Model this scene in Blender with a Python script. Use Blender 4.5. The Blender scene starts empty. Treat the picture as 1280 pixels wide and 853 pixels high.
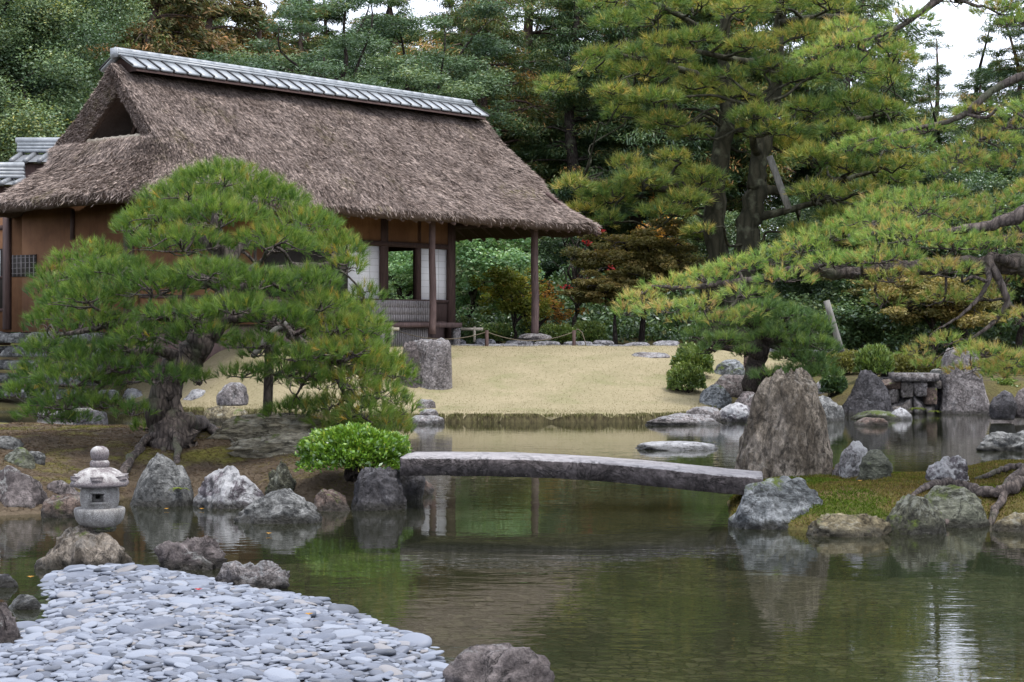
import bpy, bmesh, math, random
import numpy as np

sc = bpy.context.scene
COL = sc.collection
R = np.random.default_rng(7)
random.seed(7)

# ---------------------------------------------------------------- camera, sky, sun, exposure
F, CX, HY, EYE = 2200.0, 640.0, 412.0, 1.8        # focal length and horizon in photo pixels, eye height over the water
cam_d = bpy.data.cameras.new("camera")
cam_d.sensor_width = 36.0
cam_d.lens = F / 1280.0 * 36.0
cam_d.shift_y = -(426.5 - HY) / 1280.0
cam_d.clip_start = 0.1
cam_d.clip_end = 2000.0
cam = bpy.data.objects.new("camera", cam_d)
COL.objects.link(cam)
cam.location = (0, 0, EYE)
cam.rotation_euler = (math.radians(90), 0, 0)
sc.camera = cam

SUN = np.array([0.30, -0.26, 1.0]); SUN /= np.linalg.norm(SUN)
world = bpy.data.worlds.new("World")
sc.world = world
world.use_nodes = True
wn = world.node_tree; wn.nodes.clear()
sky = wn.nodes.new("ShaderNodeTexSky"); sky.sky_type = 'NISHITA'; sky.sun_disc = False
sky.sun_elevation = math.asin(SUN[2]); sky.sun_rotation = math.atan2(SUN[0], SUN[1])
sky.air_density = 1.0; sky.dust_density = 2.5; sky.ozone_density = 1.0
tc = wn.nodes.new("ShaderNodeTexCoord")
cn = wn.nodes.new("ShaderNodeTexNoise"); cn.inputs["Scale"].default_value = 2.2; cn.inputs["Detail"].default_value = 6
wn.links.new(tc.outputs["Generated"], cn.inputs["Vector"])
cr = wn.nodes.new("ShaderNodeMapRange"); cr.inputs[1].default_value = 0.3; cr.inputs[2].default_value = 0.7
cr.inputs[3].default_value = 0.72; cr.inputs[4].default_value = 0.95
wn.links.new(cn.outputs["Fac"], cr.inputs[0])
mx = wn.nodes.new("ShaderNodeMix"); mx.data_type = 'RGBA'
wn.links.new(cr.outputs[0], mx.inputs[0]); wn.links.new(sky.outputs[0], mx.inputs[6])
mx.inputs[7].default_value = (8.7, 9.2, 10.7, 1)                 # bright overcast cloud
bgn = wn.nodes.new("ShaderNodeBackground"); bgn.inputs[1].default_value = 0.13
wo = wn.nodes.new("ShaderNodeOutputWorld")
wn.links.new(mx.outputs[2], bgn.inputs[0]); wn.links.new(bgn.outputs[0], wo.inputs[0])

sun_d = bpy.data.lights.new("sun", 'SUN'); sun_d.energy = 2.1; sun_d.angle = math.radians(14); sun_d.color = (1.0, 0.96, 0.9)
sun = bpy.data.objects.new("sun", sun_d); COL.objects.link(sun)
sun.location = (20, -10, 40)
from mathutils import Vector, Matrix
sun.rotation_euler = Vector(SUN).to_track_quat('Z', 'Y').to_euler()

sc.view_settings.view_transform = 'Standard'
sc.view_settings.look = 'None'
sc.view_settings.exposure = 0.85
sc.view_settings.gamma = 1.0
sc.view_settings.use_curve_mapping = False
sc.cycles.max_bounces = 7
sc.cycles.diffuse_bounces = 3
sc.cycles.glossy_bounces = 3
sc.cycles.transparent_max_bounces = 8
sc.cycles.transmission_bounces = 3
sc.cycles.caustics_reflective = False
sc.cycles.caustics_refractive = False
sc.cycles.use_denoising = True

# ---------------------------------------------------------------- helpers
def P(px, py, Y):
    return np.array([(px - CX) / F * Y, Y, EYE - (py - HY) / F * Y])
def WY(py, z=0.0):
    return (EYE - z) * F / (py - HY)
def WL(px, py, z=0.0):
    Y = WY(py, z)
    return np.array([(px - CX) / F * Y, Y])
def nrm(a):
    return a / np.maximum(np.linalg.norm(a, axis=-1, keepdims=True), 1e-9)

def _h(ix, iy, iz, seed):
    h = (ix.astype(np.int64) * 374761393 + iy.astype(np.int64) * 668265263 + iz.astype(np.int64) * 1274126177 + seed * 362437) & 0xffffffff
    h = ((h ^ (h >> 13)) * 1274126177) & 0xffffffff
    h = ((h ^ (h >> 16)) * 2246822519) & 0xffffffff
    return ((h ^ (h >> 15)) & 0xffffff) / float(0xffffff)
def vnoise(p, seed=0):
    p = np.asarray(p, float)
    i = np.floor(p); f = p - i; i = i.astype(np.int64)
    f = f * f * (3 - 2 * f)
    r = 0
    for dx in (0, 1):
        for dy in (0, 1):
            for dz in (0, 1):
                w = (f[..., 0] if dx else 1 - f[..., 0]) * (f[..., 1] if dy else 1 - f[..., 1]) * (f[..., 2] if dz else 1 - f[..., 2])
                r = r + w * _h(i[..., 0] + dx, i[..., 1] + dy, i[..., 2] + dz, seed)
    return r * 2 - 1
def fbm(p, oct=4, seed=0, gain=0.5):
    p = np.asarray(p, float)
    a, s, r = 1.0, 1.0, 0
    for k in range(oct):
        r = r + a * vnoise(p * s + 17.3 * k, seed + k * 31)
        a *= gain; s *= 2.03
    return r
def fbm2(x, y, oct=4, seed=0):
    return fbm(np.stack([x, y, np.zeros_like(x)], -1), oct, seed)
def smooth(t):
    t = np.clip(t, 0, 1); return t * t * (3 - 2 * t)

class MB:
    def __init__(s):
        s.v = []; s.f = []; s.n = 0; s.t = []
    def add(s, V, Fs, t=0.5, mi=0):
        V = np.asarray(V, float).reshape(-1, 3)
        if not isinstance(Fs, list) or (len(Fs) and not isinstance(Fs[0], np.ndarray)):
            Fs = [np.asarray(Fs)]
        for f in Fs:
            if len(f): s.f.append((f + s.n, mi))
        s.v.append(V)
        s.t.append(np.full(len(V), t) if np.isscalar(t) else np.asarray(t, float))
        s.n += len(V)
    def build(s, name, mats, parent=None, smooth=False, loc=(0, 0, 0), local=False):
        me = bpy.data.meshes.new(name)
        V = np.concatenate(s.v)
        loc = np.asarray(loc, float)
        if not local:
            V = V - loc
        me.vertices.add(len(V)); me.vertices.foreach_set("co", V.astype(np.float32).ravel())
        loops = np.concatenate([f.ravel() for f, m in s.f]).astype(np.int32)
        sizes = np.concatenate([np.full(len(f), f.shape[1]) for f, m in s.f]).astype(np.int32)
        mi = np.concatenate([np.full(len(f), m) for f, m in s.f]).astype(np.int32)
        me.loops.add(len(loops)); me.loops.foreach_set("vertex_index", loops)
        me.polygons.add(len(sizes))
        st = np.concatenate([[0], np.cumsum(sizes)[:-1]]).astype(np.int32)
        me.polygons.foreach_set("loop_start", st)
        me.polygons.foreach_set("material_index", mi)
        if smooth:
            me.polygons.foreach_set("use_smooth", np.ones(len(sizes), bool))
        at = me.attributes.new("tint", 'FLOAT', 'POINT')
        at.data.foreach_set("value", np.concatenate(s.t).astype(np.float32))
        for m in (mats if isinstance(mats, (list, tuple)) else [mats]):
            me.materials.append(m)
        me.update(calc_edges=True)
        o = bpy.data.objects.new(name, me); COL.objects.link(o)
        if parent is not None:
            o.parent = parent
        else:
            o.location = loc
        return o

def tag(o, label=None, cat=None, group=None, kind=None):
    if label: o["label"] = label
    if cat: o["category"] = cat
    if group: o["group"] = group
    if kind: o["kind"] = kind
    return o
def empty(name, loc, label, cat, group=None, rz=0.0):
    o = bpy.data.objects.new(name, None); COL.objects.link(o)
    o.location = loc; o.rotation_euler = (0, 0, rz); o.empty_display_size = 0.2
    return tag(o, label, cat, group)
def copy_tree(o, parent=None):
    c = o.copy(); COL.objects.link(c)
    if parent is not None: c.parent = parent
    for ch in list(o.children): copy_tree(ch, c)
    return c

BOXF = np.array([[0, 3, 2, 1], [4, 5, 6, 7], [0, 1, 5, 4], [1, 2, 6, 5], [2, 3, 7, 6], [3, 0, 4, 7]])
def box(mb, x0, x1, y0, y1, z0, z1, t=0.5, mi=0):
    mb.add([[x0, y0, z0], [x1, y0, z0], [x1, y1, z0], [x0, y1, z0], [x0, y0, z1], [x1, y0, z1], [x1, y1, z1], [x0, y1, z1]], BOXF, t, mi)
def gridf(nr, nc, wrap=False):
    r = np.arange(nr - 1)[:, None]; c = np.arange(nc if wrap else nc - 1)[None, :]
    c2 = (c + 1) % nc
    a = r * nc + c; b = r * nc + c2; d = (r + 1) * nc + c; e = (r + 1) * nc + c2
    return np.stack([a, b, e, d], -1).reshape(-1, 4)
def spline(pts, k=6):
    p = np.asarray(pts, float)
    if len(p) < 3:
        t = np.linspace(0, 1, k + 1)[:, None]; return p[0] * (1 - t) + p[-1] * t
    q = np.vstack([2 * p[0] - p[1], p, 2 * p[-1] - p[-2]])
    out = []
    for i in range(1, len(q) - 2):
        t = np.linspace(0, 1, k, endpoint=False)[:, None]
        a, b, c, d = q[i - 1], q[i], q[i + 1], q[i + 2]
        out.append(0.5 * ((2 * b) + (c - a) * t + (2 * a - 5 * b + 4 * c - d) * t ** 2 + (3 * b - a - 3 * c + d) * t ** 3))
    out.append(p[-1:])
    return np.vstack(out)
def tube(mb, pts, rad, sides=8, t=0.5, rough=0.0, seed=0, mi=0, flat=1.0):
    p = np.asarray(pts, float); n = len(p)
    r = np.interp(np.linspace(0, 1, n), np.linspace(0, 1, len(np.atleast_1d(rad))), np.atleast_1d(rad))
    tg = nrm(np.gradient(p, axis=0))
    up = np.array([0, 0, 1.0]) if abs(tg[0][2]) < 0.9 else np.array([0, 1.0, 0])
    a = nrm(np.cross(tg[0], up)); A = [a]
    for i in range(1, n):
        a = a - tg[i] * np.dot(a, tg[i]); a = a / max(np.linalg.norm(a), 1e-9); A.append(a)
    A = np.array(A); B = np.cross(tg, A)
    th = np.linspace(0, 2 * np.pi, sides, endpoint=False)
    d = A[:, None] * np.cos(th)[None, :, None] + B[:, None] * np.sin(th)[None, :, None] * flat
    rr = np.repeat(r[:, None], sides, 1)
    if rough:
        q = p[:, None] + d * r[:, None, None]
        rr = rr * (1 + rough * fbm(q / max(r.max(), .02) * 1.6, 3, seed))
    V = (p[:, None] + d * rr[..., None]).reshape(-1, 3)
    caps = [np.arange(sides)[None, ::-1], (np.arange(sides) + (n - 1) * sides)[None, :]]
    mb.add(V, [gridf(n, sides, True)] + caps, t, mi)
def lathe(mb, prof, c, seg=40, mod=None, t=0.5, skip=None):
    prof = np.asarray(prof, float); n = len(prof)
    th = np.linspace(0, 2 * np.pi, seg, endpoint=False)
    rr = np.repeat(prof[:, :1], seg, 1)
    if mod is not None: rr = rr * mod(th[None, :], prof[:, 1:2])
    V = np.stack([c[0] + rr * np.cos(th), c[1] + rr * np.sin(th), c[2] + np.repeat(prof[:, 1:2], seg, 1)], -1).reshape(-1, 3)
    f = gridf(n, seg, True)
    if skip is not None:
        i = np.arange(len(f)); f = f[~skip(i // seg, i % seg)]
    mb.add(V, [f], t)
_ico = {}
def ico(level):
    if level not in _ico:
        bm = bmesh.new(); bmesh.ops.create_icosphere(bm, subdivisions=level, radius=1.0)
        bm.verts.ensure_lookup_table()
        _ico[level] = (np.array([v.co[:] for v in bm.verts]), np.array([[v.index for v in f.verts] for f in bm.faces]))
        bm.free()
    return _ico[level]

def leaves(mb, pos, ax, nor, L, W, tint, fold=0.15):
    """diamond leaves at pos, long axis ax, facing nor; L, W scalars or arrays"""
    n = len(pos)
    L = np.broadcast_to(np.asarray(L, float), (n,))[:, None]; W = np.broadcast_to(np.asarray(W, float), (n,))[:, None]
    ax = nrm(ax); b = nrm(np.cross(nor, ax)); nn = np.cross(ax, b)
    V = np.stack([pos - ax * L * .5, pos + b * W * .5 + nn * W * fold, pos + ax * L * .5, pos - b * W * .5 + nn * W * fold], 1).reshape(-1, 3)
    f = np.arange(4 * n).reshape(n, 4)
    mb.add(V, [f], np.repeat(tint, 4))
def rdir(n, rng=R):
    return nrm(rng.normal(size=(n, 3)))
def needles(mb, pos, dirs, k, L, w, spread, tint, rng=R):
    n = len(pos)
    d = np.repeat(dirs, k, 0); p = np.repeat(pos, k, 0); tt = np.repeat(tint, k)
    L = np.repeat(np.broadcast_to(np.asarray(L, float), (n,)), k)[:, None]
    nd = nrm(d + spread * nrm(rng.normal(size=d.shape)) * rng.random((len(d), 1)) ** .5)
    b = p + d * L * (rng.random((len(d), 1)) * .7 - .35)
    s = nrm(np.cross(nd, rng.normal(size=d.shape))) * w * .5
    tip = b + nd * L * (.7 + .45 * rng.random((len(d), 1)))
    V = np.stack([b - s, b + s, tip], 1).reshape(-1, 3)
    mb.add(V, [np.arange(3 * len(d)).reshape(-1, 3)], np.repeat(tt, 3))

# ---------------------------------------------------------------- materials
class M:
    def __init__(s, name):
        s.m = bpy.data.materials.new(name); s.m.use_nodes = True
        s.t = s.m.node_tree; s.t.nodes.clear()
    def n(s, kind, ins=None, out=0, **props):
        nd = s.t.nodes.new("ShaderNode" + kind)
        for k, v in props.items(): setattr(nd, k, v)
        for k, v in (ins or {}).items():
            if isinstance(v, bpy.types.NodeSocket): s.t.links.new(v, nd.inputs[k])
            else:
                if isinstance(v, tuple) and len(v) == 3 and nd.inputs[k].type == 'RGBA': v = v + (1,)
                nd.inputs[k].default_value = v
        return nd.outputs[out] if out is not None else nd
    def obj(s, scale=(1, 1, 1), rand=True):
        c = s.n("TexCoord", out=3)
        if rand:
            r = s.n("ObjectInfo", out=5)
            c = s.n("VectorMath", {0: c, 1: s.n("CombineXYZ", {0: s.math('MULTIPLY', r, 37.), 1: s.math('MULTIPLY', r, 91.), 2: s.math('MULTIPLY', r, 13.)})}, operation='ADD')
        if scale != (1, 1, 1): c = s.n("VectorMath", {0: c, 1: scale}, operation='MULTIPLY')
        return c
    def pos(s, scale=(1, 1, 1)):
        c = s.n("NewGeometry", out=0)
        return s.n("VectorMath", {0: c, 1: scale}, operation='MULTIPLY')
    def noise(s, vec, scale, detail=5, rough=.55, dist=0.):
        return s.n("TexNoise", {"Vector": vec, "Scale": scale, "Detail": detail, "Roughness": rough, "Distortion": dist}, out=0)
    def voro(s, vec, scale, feature='F1', out=0, rnd=1.0):
        return s.n("TexVoronoi", {"Vector": vec, "Scale": scale, "Randomness": rnd}, out=out, feature=feature)
    def math(s, op, a, b=0.0, clamp=False):
        return s.n("Math", {0: a, 1: b}, operation=op, use_clamp=clamp)
    def rng(s, v, a, b, c=0., d=1.):
        return s.n("MapRange", {0: v, 1: a, 2: b, 3: c, 4: d})
    def mix(s, f, a, b, blend='MIX'):
        nd = s.t.nodes.new("ShaderNodeMix"); nd.data_type = 'RGBA'; nd.blend_type = blend
        for i, v in ((0, f), (6, a), (7, b)):
            if isinstance(v, bpy.types.NodeSocket): s.t.links.new(v, nd.inputs[i])
            else: nd.inputs[i].default_value = (v + (1,)) if isinstance(v, tuple) else v
        return nd.outputs[2]
    def ramp(s, f, stops):
        nd = s.t.nodes.new("ShaderNodeValToRGB"); s.t.links.new(f, nd.inputs[0])
        e = nd.color_ramp.elements
        while len(e) < len(stops): e.new(0.5)
        for el, (p, c) in zip(e, stops): el.position = p; el.color = c + (1,)
        return nd.outputs[0]
    def bump(s, h, strength=.4, dist=.02, nrmal=None):
        i = {"Height": h, "Strength": strength, "Distance": dist}
        if nrmal is not None: i["Normal"] = nrmal
        return s.n("Bump", i)
    def pbr(s, col, rough=.8, spec=.3, normal=None, metal=0.):
        i = {"Base Color": col, "Roughness": rough, "Specular IOR Level": spec, "Metallic": metal}
        if normal is not None: i["Normal"] = normal
        return s.out(s.n("BsdfPrincipled", i))
    def out(s, sh):
        o = s.t.nodes.new("ShaderNodeOutputMaterial"); s.t.links.new(sh, o.inputs[0])
        return s.m

def rock_mat(name, c1, c2, lich_or_toplight=(.42, .42, .40), lamt=.35, moss=0.0, scale=3.0, streak=(1, 1, 1), rough=.85, mosscol=(.06, .08, .015), contrast=1.0, lnz=.10):
    m = M(name)
    v = m.obj(streak)
    a = m.noise(v, scale, 9, .66, .6)
    b = m.noise(v, scale * 6, 8, .75)
    col = m.mix(m.rng(a, .5 - .11 / contrast, .5 + .11 / contrast), c1, c2)
    col = m.mix(.9, col, m.ramp(b, [(.36, (.30, .29, .29)), (.5, (.95, .95, .95)), (.64, (1.75, 1.75, 1.75))]), 'MULTIPLY')
    st = m.noise(v, scale * 2.1, 8, .72, 1.8)
    col = m.mix(m.math('MULTIPLY', m.rng(st, .54, .62), .6), col, tuple(x * .4 for x in c1))
    cr = m.rng(m.math('ABSOLUTE', m.math('SUBTRACT', m.noise(v, scale * .9, 6, .62, 1.2), .5)), .0, .014, 1, 0)
    col = m.mix(m.math('MULTIPLY', cr, .7), col, tuple(x * .3 for x in c1))
    nz = m.n("SeparateXYZ", {0: m.n("NewGeometry", out=1)}, out=2)
    ln = m.math('ADD', m.noise(m.obj(), scale * 1.5, 10, .78, .6), m.math('MULTIPLY', m.math('SUBTRACT', nz, .5 if lnz > .2 else 0.), lnz))  # weak upward weight places lichen; the bridge's strong one paints a bright top
    lf = m.rng(ln, .66 - lamt * .18, .72 - lamt * .17)
    col = m.mix(m.math('MULTIPLY', lf, .8), col, m.mix(m.rng(b, .35, .65), tuple(x * .6 for x in lich_or_toplight), lich_or_toplight))
    if moss:
        mf = m.rng(m.math('ADD', m.noise(m.obj(), scale * 1.3, 7, .7), m.math('MULTIPLY', nz, .08)), .66 - moss * .3, .74 - moss * .3)
        col = m.mix(mf, col, m.mix(m.noise(m.obj(), 40, 3), mosscol, tuple(x * 2.2 for x in mosscol)))
    z = m.n("SeparateXYZ", {0: m.n("NewGeometry", out=0)}, out=2)
    wet = m.rng(m.math('ADD', z, m.math('MULTIPLY', m.noise(m.obj(), 9, 3), -.12)), .03, -.02)
    col = m.mix(1.0, col, (.84, .84, .84), 'MULTIPLY')
    col = m.mix(m.math('MULTIPLY', wet, .8), col, (.022, .02, .014))
    hgt = m.math('SUBTRACT', m.math('ADD', m.math('MULTIPLY', a, 1.6), b), m.math('MULTIPLY', cr, .5))
    bm = m.bump(hgt, 1.0, .05)
    return m.pbr(col, m.rng(wet, 0, 1, rough, .3), .3, bm)

def foliage(name, stops, trans=.35, gloss=.03, clump=2.0, rough=.45, var=.35, tree=0.0):
    m = M(name)
    t = m.n("Attribute", out=2, attribute_name="tint")
    cl = m.noise(m.obj(), clump, 3, .5)
    f = m.math('ADD', t, m.rng(cl, .3, .7, -.12, .12))
    f = m.math('ADD', f, m.rng(m.n("ObjectInfo", out=5), 0, 1, -tree, tree), True)
    col = m.ramp(f, stops)
    rnd = m.n("NewGeometry", out=8)
    col = m.mix(1.0, col, m.ramp(rnd, [(0, (1 - var,) * 3), (1, (1 + var,) * 3)]), 'MULTIPLY')
    d = m.n("BsdfDiffuse", {"Color": col})
    tr = m.n("BsdfTranslucent", {"Color": m.mix(1.0, col, (1.25, 1.3, .7), 'MULTIPLY')})
    g = m.n("BsdfGlossy", {"Color": (.9, .95, 1.0), "Roughness": rough})
    s = m.n("MixShader", {0: trans, 1: d, 2: tr})
    s = m.n("MixShader", {0: gloss, 1: s, 2: g})
    return m.out(s)

def bark(name, c1, c2, scale=14, st=(1, 1, .25)):
    m = M(name)
    v = m.obj(st, rand=False)
    a = m.voro(v, scale, 'DISTANCE_TO_EDGE')
    b = m.noise(v, scale * 1.4, 7, .7, .6)
    f = m.math('MULTIPLY', m.rng(a, 0, .25), m.rng(b, .25, .75))
    col = m.mix(f, c1, c2)
    col = m.mix(m.rng(m.noise(m.obj(), 3.0, 5), .55, .7), col, (.10, .105, .07))
    return m.pbr(col, .9, .2, m.bump(f, .9, .03))

def plain(name, c1, c2, scale=6, st=(1, 1, 1), rough=.8, spec=.3, bumpd=.01, detail=5):
    m = M(name)
    a = m.noise(m.obj(st), scale, detail, .65, .3)
    return m.pbr(m.mix(m.rng(a, .3, .7), c1, c2), rough, spec, m.bump(a, .5, bumpd))

def wood(name, c1, c2, st=(1, 1, 1), scale=20):
    m = M(name)
    v = m.obj(st)
    a = m.noise(v, scale, 6, .6, .8)
    col = m.mix(m.rng(a, .3, .7), c1, c2)
    return m.pbr(col, .75, .3, m.bump(a, .4, .004))

MAT = {}
MAT['purple'] = rock_mat("purple_rock", (.085, .07, .068), (.21, .18, .172), lamt=.25, scale=2.6)
MAT['grey'] = rock_mat("grey_rock", (.07, .072, .07), (.20, .20, .19), lamt=.5, scale=3.2)
MAT['blue'] = rock_mat("blue_grey_rock", (.08, .088, .092), (.235, .25, .255), lich_or_toplight=(.45, .47, .48), lamt=.55, scale=2.4, streak=(1, 1, 1.6), moss=.15)
MAT['white'] = rock_mat("white_topped_rock", (.10, .085, .095), (.19, .17, .18), lich_or_toplight=(.62, .62, .62), lamt=.95, scale=2.2)
MAT['dark'] = rock_mat("dark_rock", (.03, .028, .031), (.10, .095, .10), lich_or_toplight=(.25, .25, .26), lamt=.2, scale=3)
MAT['mossy'] = rock_mat("mossy_rock", (.05, .05, .035), (.13, .13, .09), lich_or_toplight=(.33, .34, .28), lamt=.5, moss=.35, scale=4)
MAT['tan'] = rock_mat("tan_rock", (.13, .105, .06), (.28, .24, .15), lich_or_toplight=(.4, .38, .3), lamt=.35, moss=.12, scale=3)
MAT['green'] = rock_mat("olive_rock", (.075, .08, .055), (.2, .205, .155), lich_or_toplight=(.36, .37, .31), lamt=.4, moss=.2, scale=2.5, streak=(1, 1, 2))
MAT['stand'] = rock_mat("standing_rock", (.12, .098, .074), (.31, .265, .215), lich_or_toplight=(.34, .31, .27), lamt=.4, moss=.05, scale=3.2, streak=(1.3, 1.3, .75), contrast=1.5)
MAT['slab'] = rock_mat("weathered_slab", (.15, .132, .128), (.32, .29, .28), lich_or_toplight=(.45, .45, .45), lamt=.5, scale=4)
MAT['brown'] = rock_mat("reddish_rock", (.075, .05, .04), (.19, .14, .115), lich_or_toplight=(.3, .27, .24), lamt=.3, moss=.12, scale=4)
MAT['pale'] = rock_mat("pale_rock", (.2, .19, .19), (.4, .39, .4), lich_or_toplight=(.6, .6, .6), lamt=.8, scale=3)
MAT['block'] = rock_mat("wall_block", (.12, .105, .095), (.3, .27, .25), lich_or_toplight=(.42, .4, .38), lamt=.35, moss=.05, scale=3)

MAT['pave'] = rock_mat('paving_slab', (.16, .155, .165), (.34, .33, .345), lich_or_toplight=(.42, .42, .43), lamt=.5, scale=3)
MAT['ledge'] = rock_mat('layered_ledge_rock', (.17, .15, .10), (.36, .33, .25), lich_or_toplight=(.45, .43, .36), lamt=.5, scale=2.2, streak=(.6, .6, 2.4), moss=.1)
# ---------------------------------------------------------------- setting: ground, lawn, islands, pebble bank, water
def seg_sd(poly, X, Y):
    """signed distance (positive inside) to a polygon"""
    poly = np.asarray(poly, float); q = np.roll(poly, -1, 0)
    d = np.full(X.shape, 1e9); ins = np.zeros(X.shape, bool)
    for (ax, ay), (bx, by) in zip(poly, q):
        ex, ey = bx - ax, by - ay; L = ex * ex + ey * ey + 1e-12
        t = np.clip(((X - ax) * ex + (Y - ay) * ey) / L, 0, 1)
        d = np.minimum(d, np.hypot(X - ax - t * ex, Y - ay - t * ey))
        c = ((ay > Y) != (by > Y)) & (X < ex * (Y - ay) / (ey + (1e-12 if ey >= 0 else -1e-12)) + ax)
        ins ^= c
    return np.where(ins, d, -d)

def shore(x):
    return np.interp(x, [-40, -20, -8, -5, -1, 3, 4.5, 7.3, 7.8, 9.2, 10, 40], [44, 39.5, 38.0, 35.8, 34.5, 34.5, 35.3, 37.3, 38.0, 38.1, 37.7, 39])
def fb(x, y):
    t = y - shore(x)
    L = np.interp(x, [-30, -10.5, -8.5, -4, -1.5], [14, 12, 2.6, 3.2, 9.0])
    z = .17 + 1.19 * smooth(t / L)
    w = smooth((x - 6.5) / 1.2)
    z2 = .32 + .42 * smooth(t / .7) + .012 * np.clip(t, 0, 12)
    z = z * (1 - w) + z2 * w
    z = z + .012 * np.clip(y - 50, 0, 200)
    return z
def bed(x, y):
    d = np.clip(np.hypot((x + 1.5) * .8, y - 7) - 3.2, 0, 30)
    return -.10 - .045 * np.clip(d, 0, 9)
def ground_z(x, y):
    s = y - shore(x)
    b = bed(x, y)
    side = smooth((np.abs(x) - 20) / 6)
    z = np.where(s > 0, fb(x, y) - .06, b)
    z = np.where((s <= 0) & (s > -.35), b + (fb(x, y) - .06 - b) * smooth((s + .35) / .35), z)
    z = np.maximum(z, side * .8 + (1 - side) * -9)
    return z

LEFT_ISLE = [WL(*p) for p in [(-300, 655), (-60, 648), (60, 642), (165, 621), (250, 621), (330, 624), (400, 628), (470, 624), (505, 620), (532, 608), (528, 596), (500, 582), (440, 574), (360, 566), (250, 561), (100, 557), (-60, 554), (-300, 552)]]
RIGHT_ISLE = [WL(*p) for p in [(912, 652), (955, 660), (1010, 664), (1100, 664), (1180, 660), (1250, 655), (1400, 655), (1700, 650), (1700, 610), (1500, 612), (1290, 618), (1130, 616), (1045, 611), (930, 611), (908, 628)]]
BANK = [WL(*p) for p in [(584, 900), (566, 850), (540, 818), (508, 797), (460, 775), (385, 748), (330, 740), (190, 711), (60, 716), (62, 740), (60, 772), (20, 800), (-60, 830), (-150, 900), (-100, 1500), (620, 1500)]]

def left_z(x, y, sd):
    return np.where(sd > 0, .50 * (1 - np.exp(-sd / .9)) + .05 * fbm2(x * .9, y * .9, 3, 5) * smooth(sd) + .012 * fbm2(x * 6, y * 6, 3, 6), sd * 1.2)
def right_z(x, y, sd):
    g = .30 + .15 * smooth((x - 4.3) / 1.0)
    return np.where(sd > 0, g * (1 - np.exp(-sd / .35)) + .03 * fbm2(x * 1.5, y * 1.5, 3, 9) * smooth(sd * 2) + .012 * fbm2(x * 7, y * 7, 3, 6), sd * 1.5)
def bank_z(x, y, sd):
    return np.where(sd > 0, .14 * (1 - np.exp(-sd / .55)) + .03 * smooth((12 - y) / 4), sd * .55) - .01
def land_h(poly, zf):
    return lambda x, y: zf(np.asarray(x, float), np.asarray(y, float), seg_sd(poly, np.asarray(x, float), np.asarray(y, float)))
left_h, right_h, bank_h = land_h(LEFT_ISLE, left_z), land_h(RIGHT_ISLE, right_z), land_h(BANK, bank_z)

def land(name, poly, res, zf, mats, margin, jag=.0, mif=None):
    poly = np.asarray(poly)
    x = np.arange(poly[:, 0].min() - margin - res, poly[:, 0].max() + margin + res, res)
    y = np.arange(max(poly[:, 1].min(), 2) - margin - res, poly[:, 1].max() + margin + res, res)
    X, Y = np.meshgrid(x, y)
    sd = seg_sd(poly, X, Y) + jag * fbm2(X * 2.5, Y * 2.5, 3, 3)
    Z = zf(X, Y, sd)
    f = gridf(len(y), len(x)); s = sd.ravel()
    keep = (s[f] > -margin).all(1)
    f = f[keep]
    used = np.unique(f); mp = np.zeros(X.size, int); mp[used] = np.arange(len(used))
    V = np.stack([X, Y, Z], -1).reshape(-1, 3)[used]
    mb = MB()
    if mif is None: mb.add(V, [mp[f]])
    else:
        k = mif(s[f].min(1))
        mb.add(V, [mp[f[k == 0]]])
        mb.f.append((mp[f[k == 1]], 1))
    return mb.build(name, mats, smooth=True)

# ground: one sheet from under the pond to the horizon
m = M("forest_and_pond_ground")
g = m.n("NewGeometry", out=0)
z = m.n("SeparateXYZ", {0: g}, out=2)
gw = m.n('VectorMath', {0: g, 1: m.n('VectorMath', {0: m.n('TexNoise', {'Vector': g, 'Scale': 5.0, 'Detail': 3.0}, out=1), 1: (.12, .12, 0)}, operation='MULTIPLY')}, operation='ADD')
st = m.voro(gw, 11.0, 'F1', out=1); ed = m.voro(gw, 11.0, 'DISTANCE_TO_EDGE')
bedc = m.mix(m.rng(m.n("SeparateColor", {0: st}, out=0), 0, 1), (.05, .046, .034), (.19, .175, .14))
bedc = m.mix(m.rng(ed, .0, .10), (.035, .032, .02), bedc)
silt = m.rng(m.noise(g, .45, 5, .6), .45, .58)
bedc = m.mix(m.math('MULTIPLY', silt, .85), bedc, m.mix(m.noise(g, 3, 5), (.03, .034, .018), (.066, .068, .04)))
earth = m.mix(m.rng(m.noise(g, 1.2, 6), .35, .65), (.055, .04, .022), (.09, .085, .03))
earth = m.mix(m.rng(m.noise(g, .5, 5), .5, .62), earth, (.10, .085, .03))
col = m.mix(m.rng(z, -.02, .06), bedc, earth)
MAT['ground'] = m.pbr(col, .95, .15, m.bump(m.math('ADD', m.noise(g, 14, 5), m.rng(ed, 0, .1)), .6, .03))
xs = np.concatenate([[-600, -300, -150, -80, -50, -36], np.arange(-28, 28.01, .35), [36, 50, 80, 150, 300, 600]])
ys = np.concatenate([[-300, -80, -30, -10], np.arange(0, 34, .4), np.arange(34, 41, .14), np.arange(41, 60, .5), [64, 70, 80, 95, 120, 160, 250, 400, 800]])
X, Y = np.meshgrid(xs, ys)
Z = ground_z(X, Y) + .03 * fbm2(X * 1.3, Y * 1.3, 3, 2)
mb = MB(); mb.add(np.stack([X, Y, Z], -1), [gridf(len(ys), len(xs))])
tag(mb.build("ground", MAT['ground'], smooth=True), kind="structure")

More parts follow.
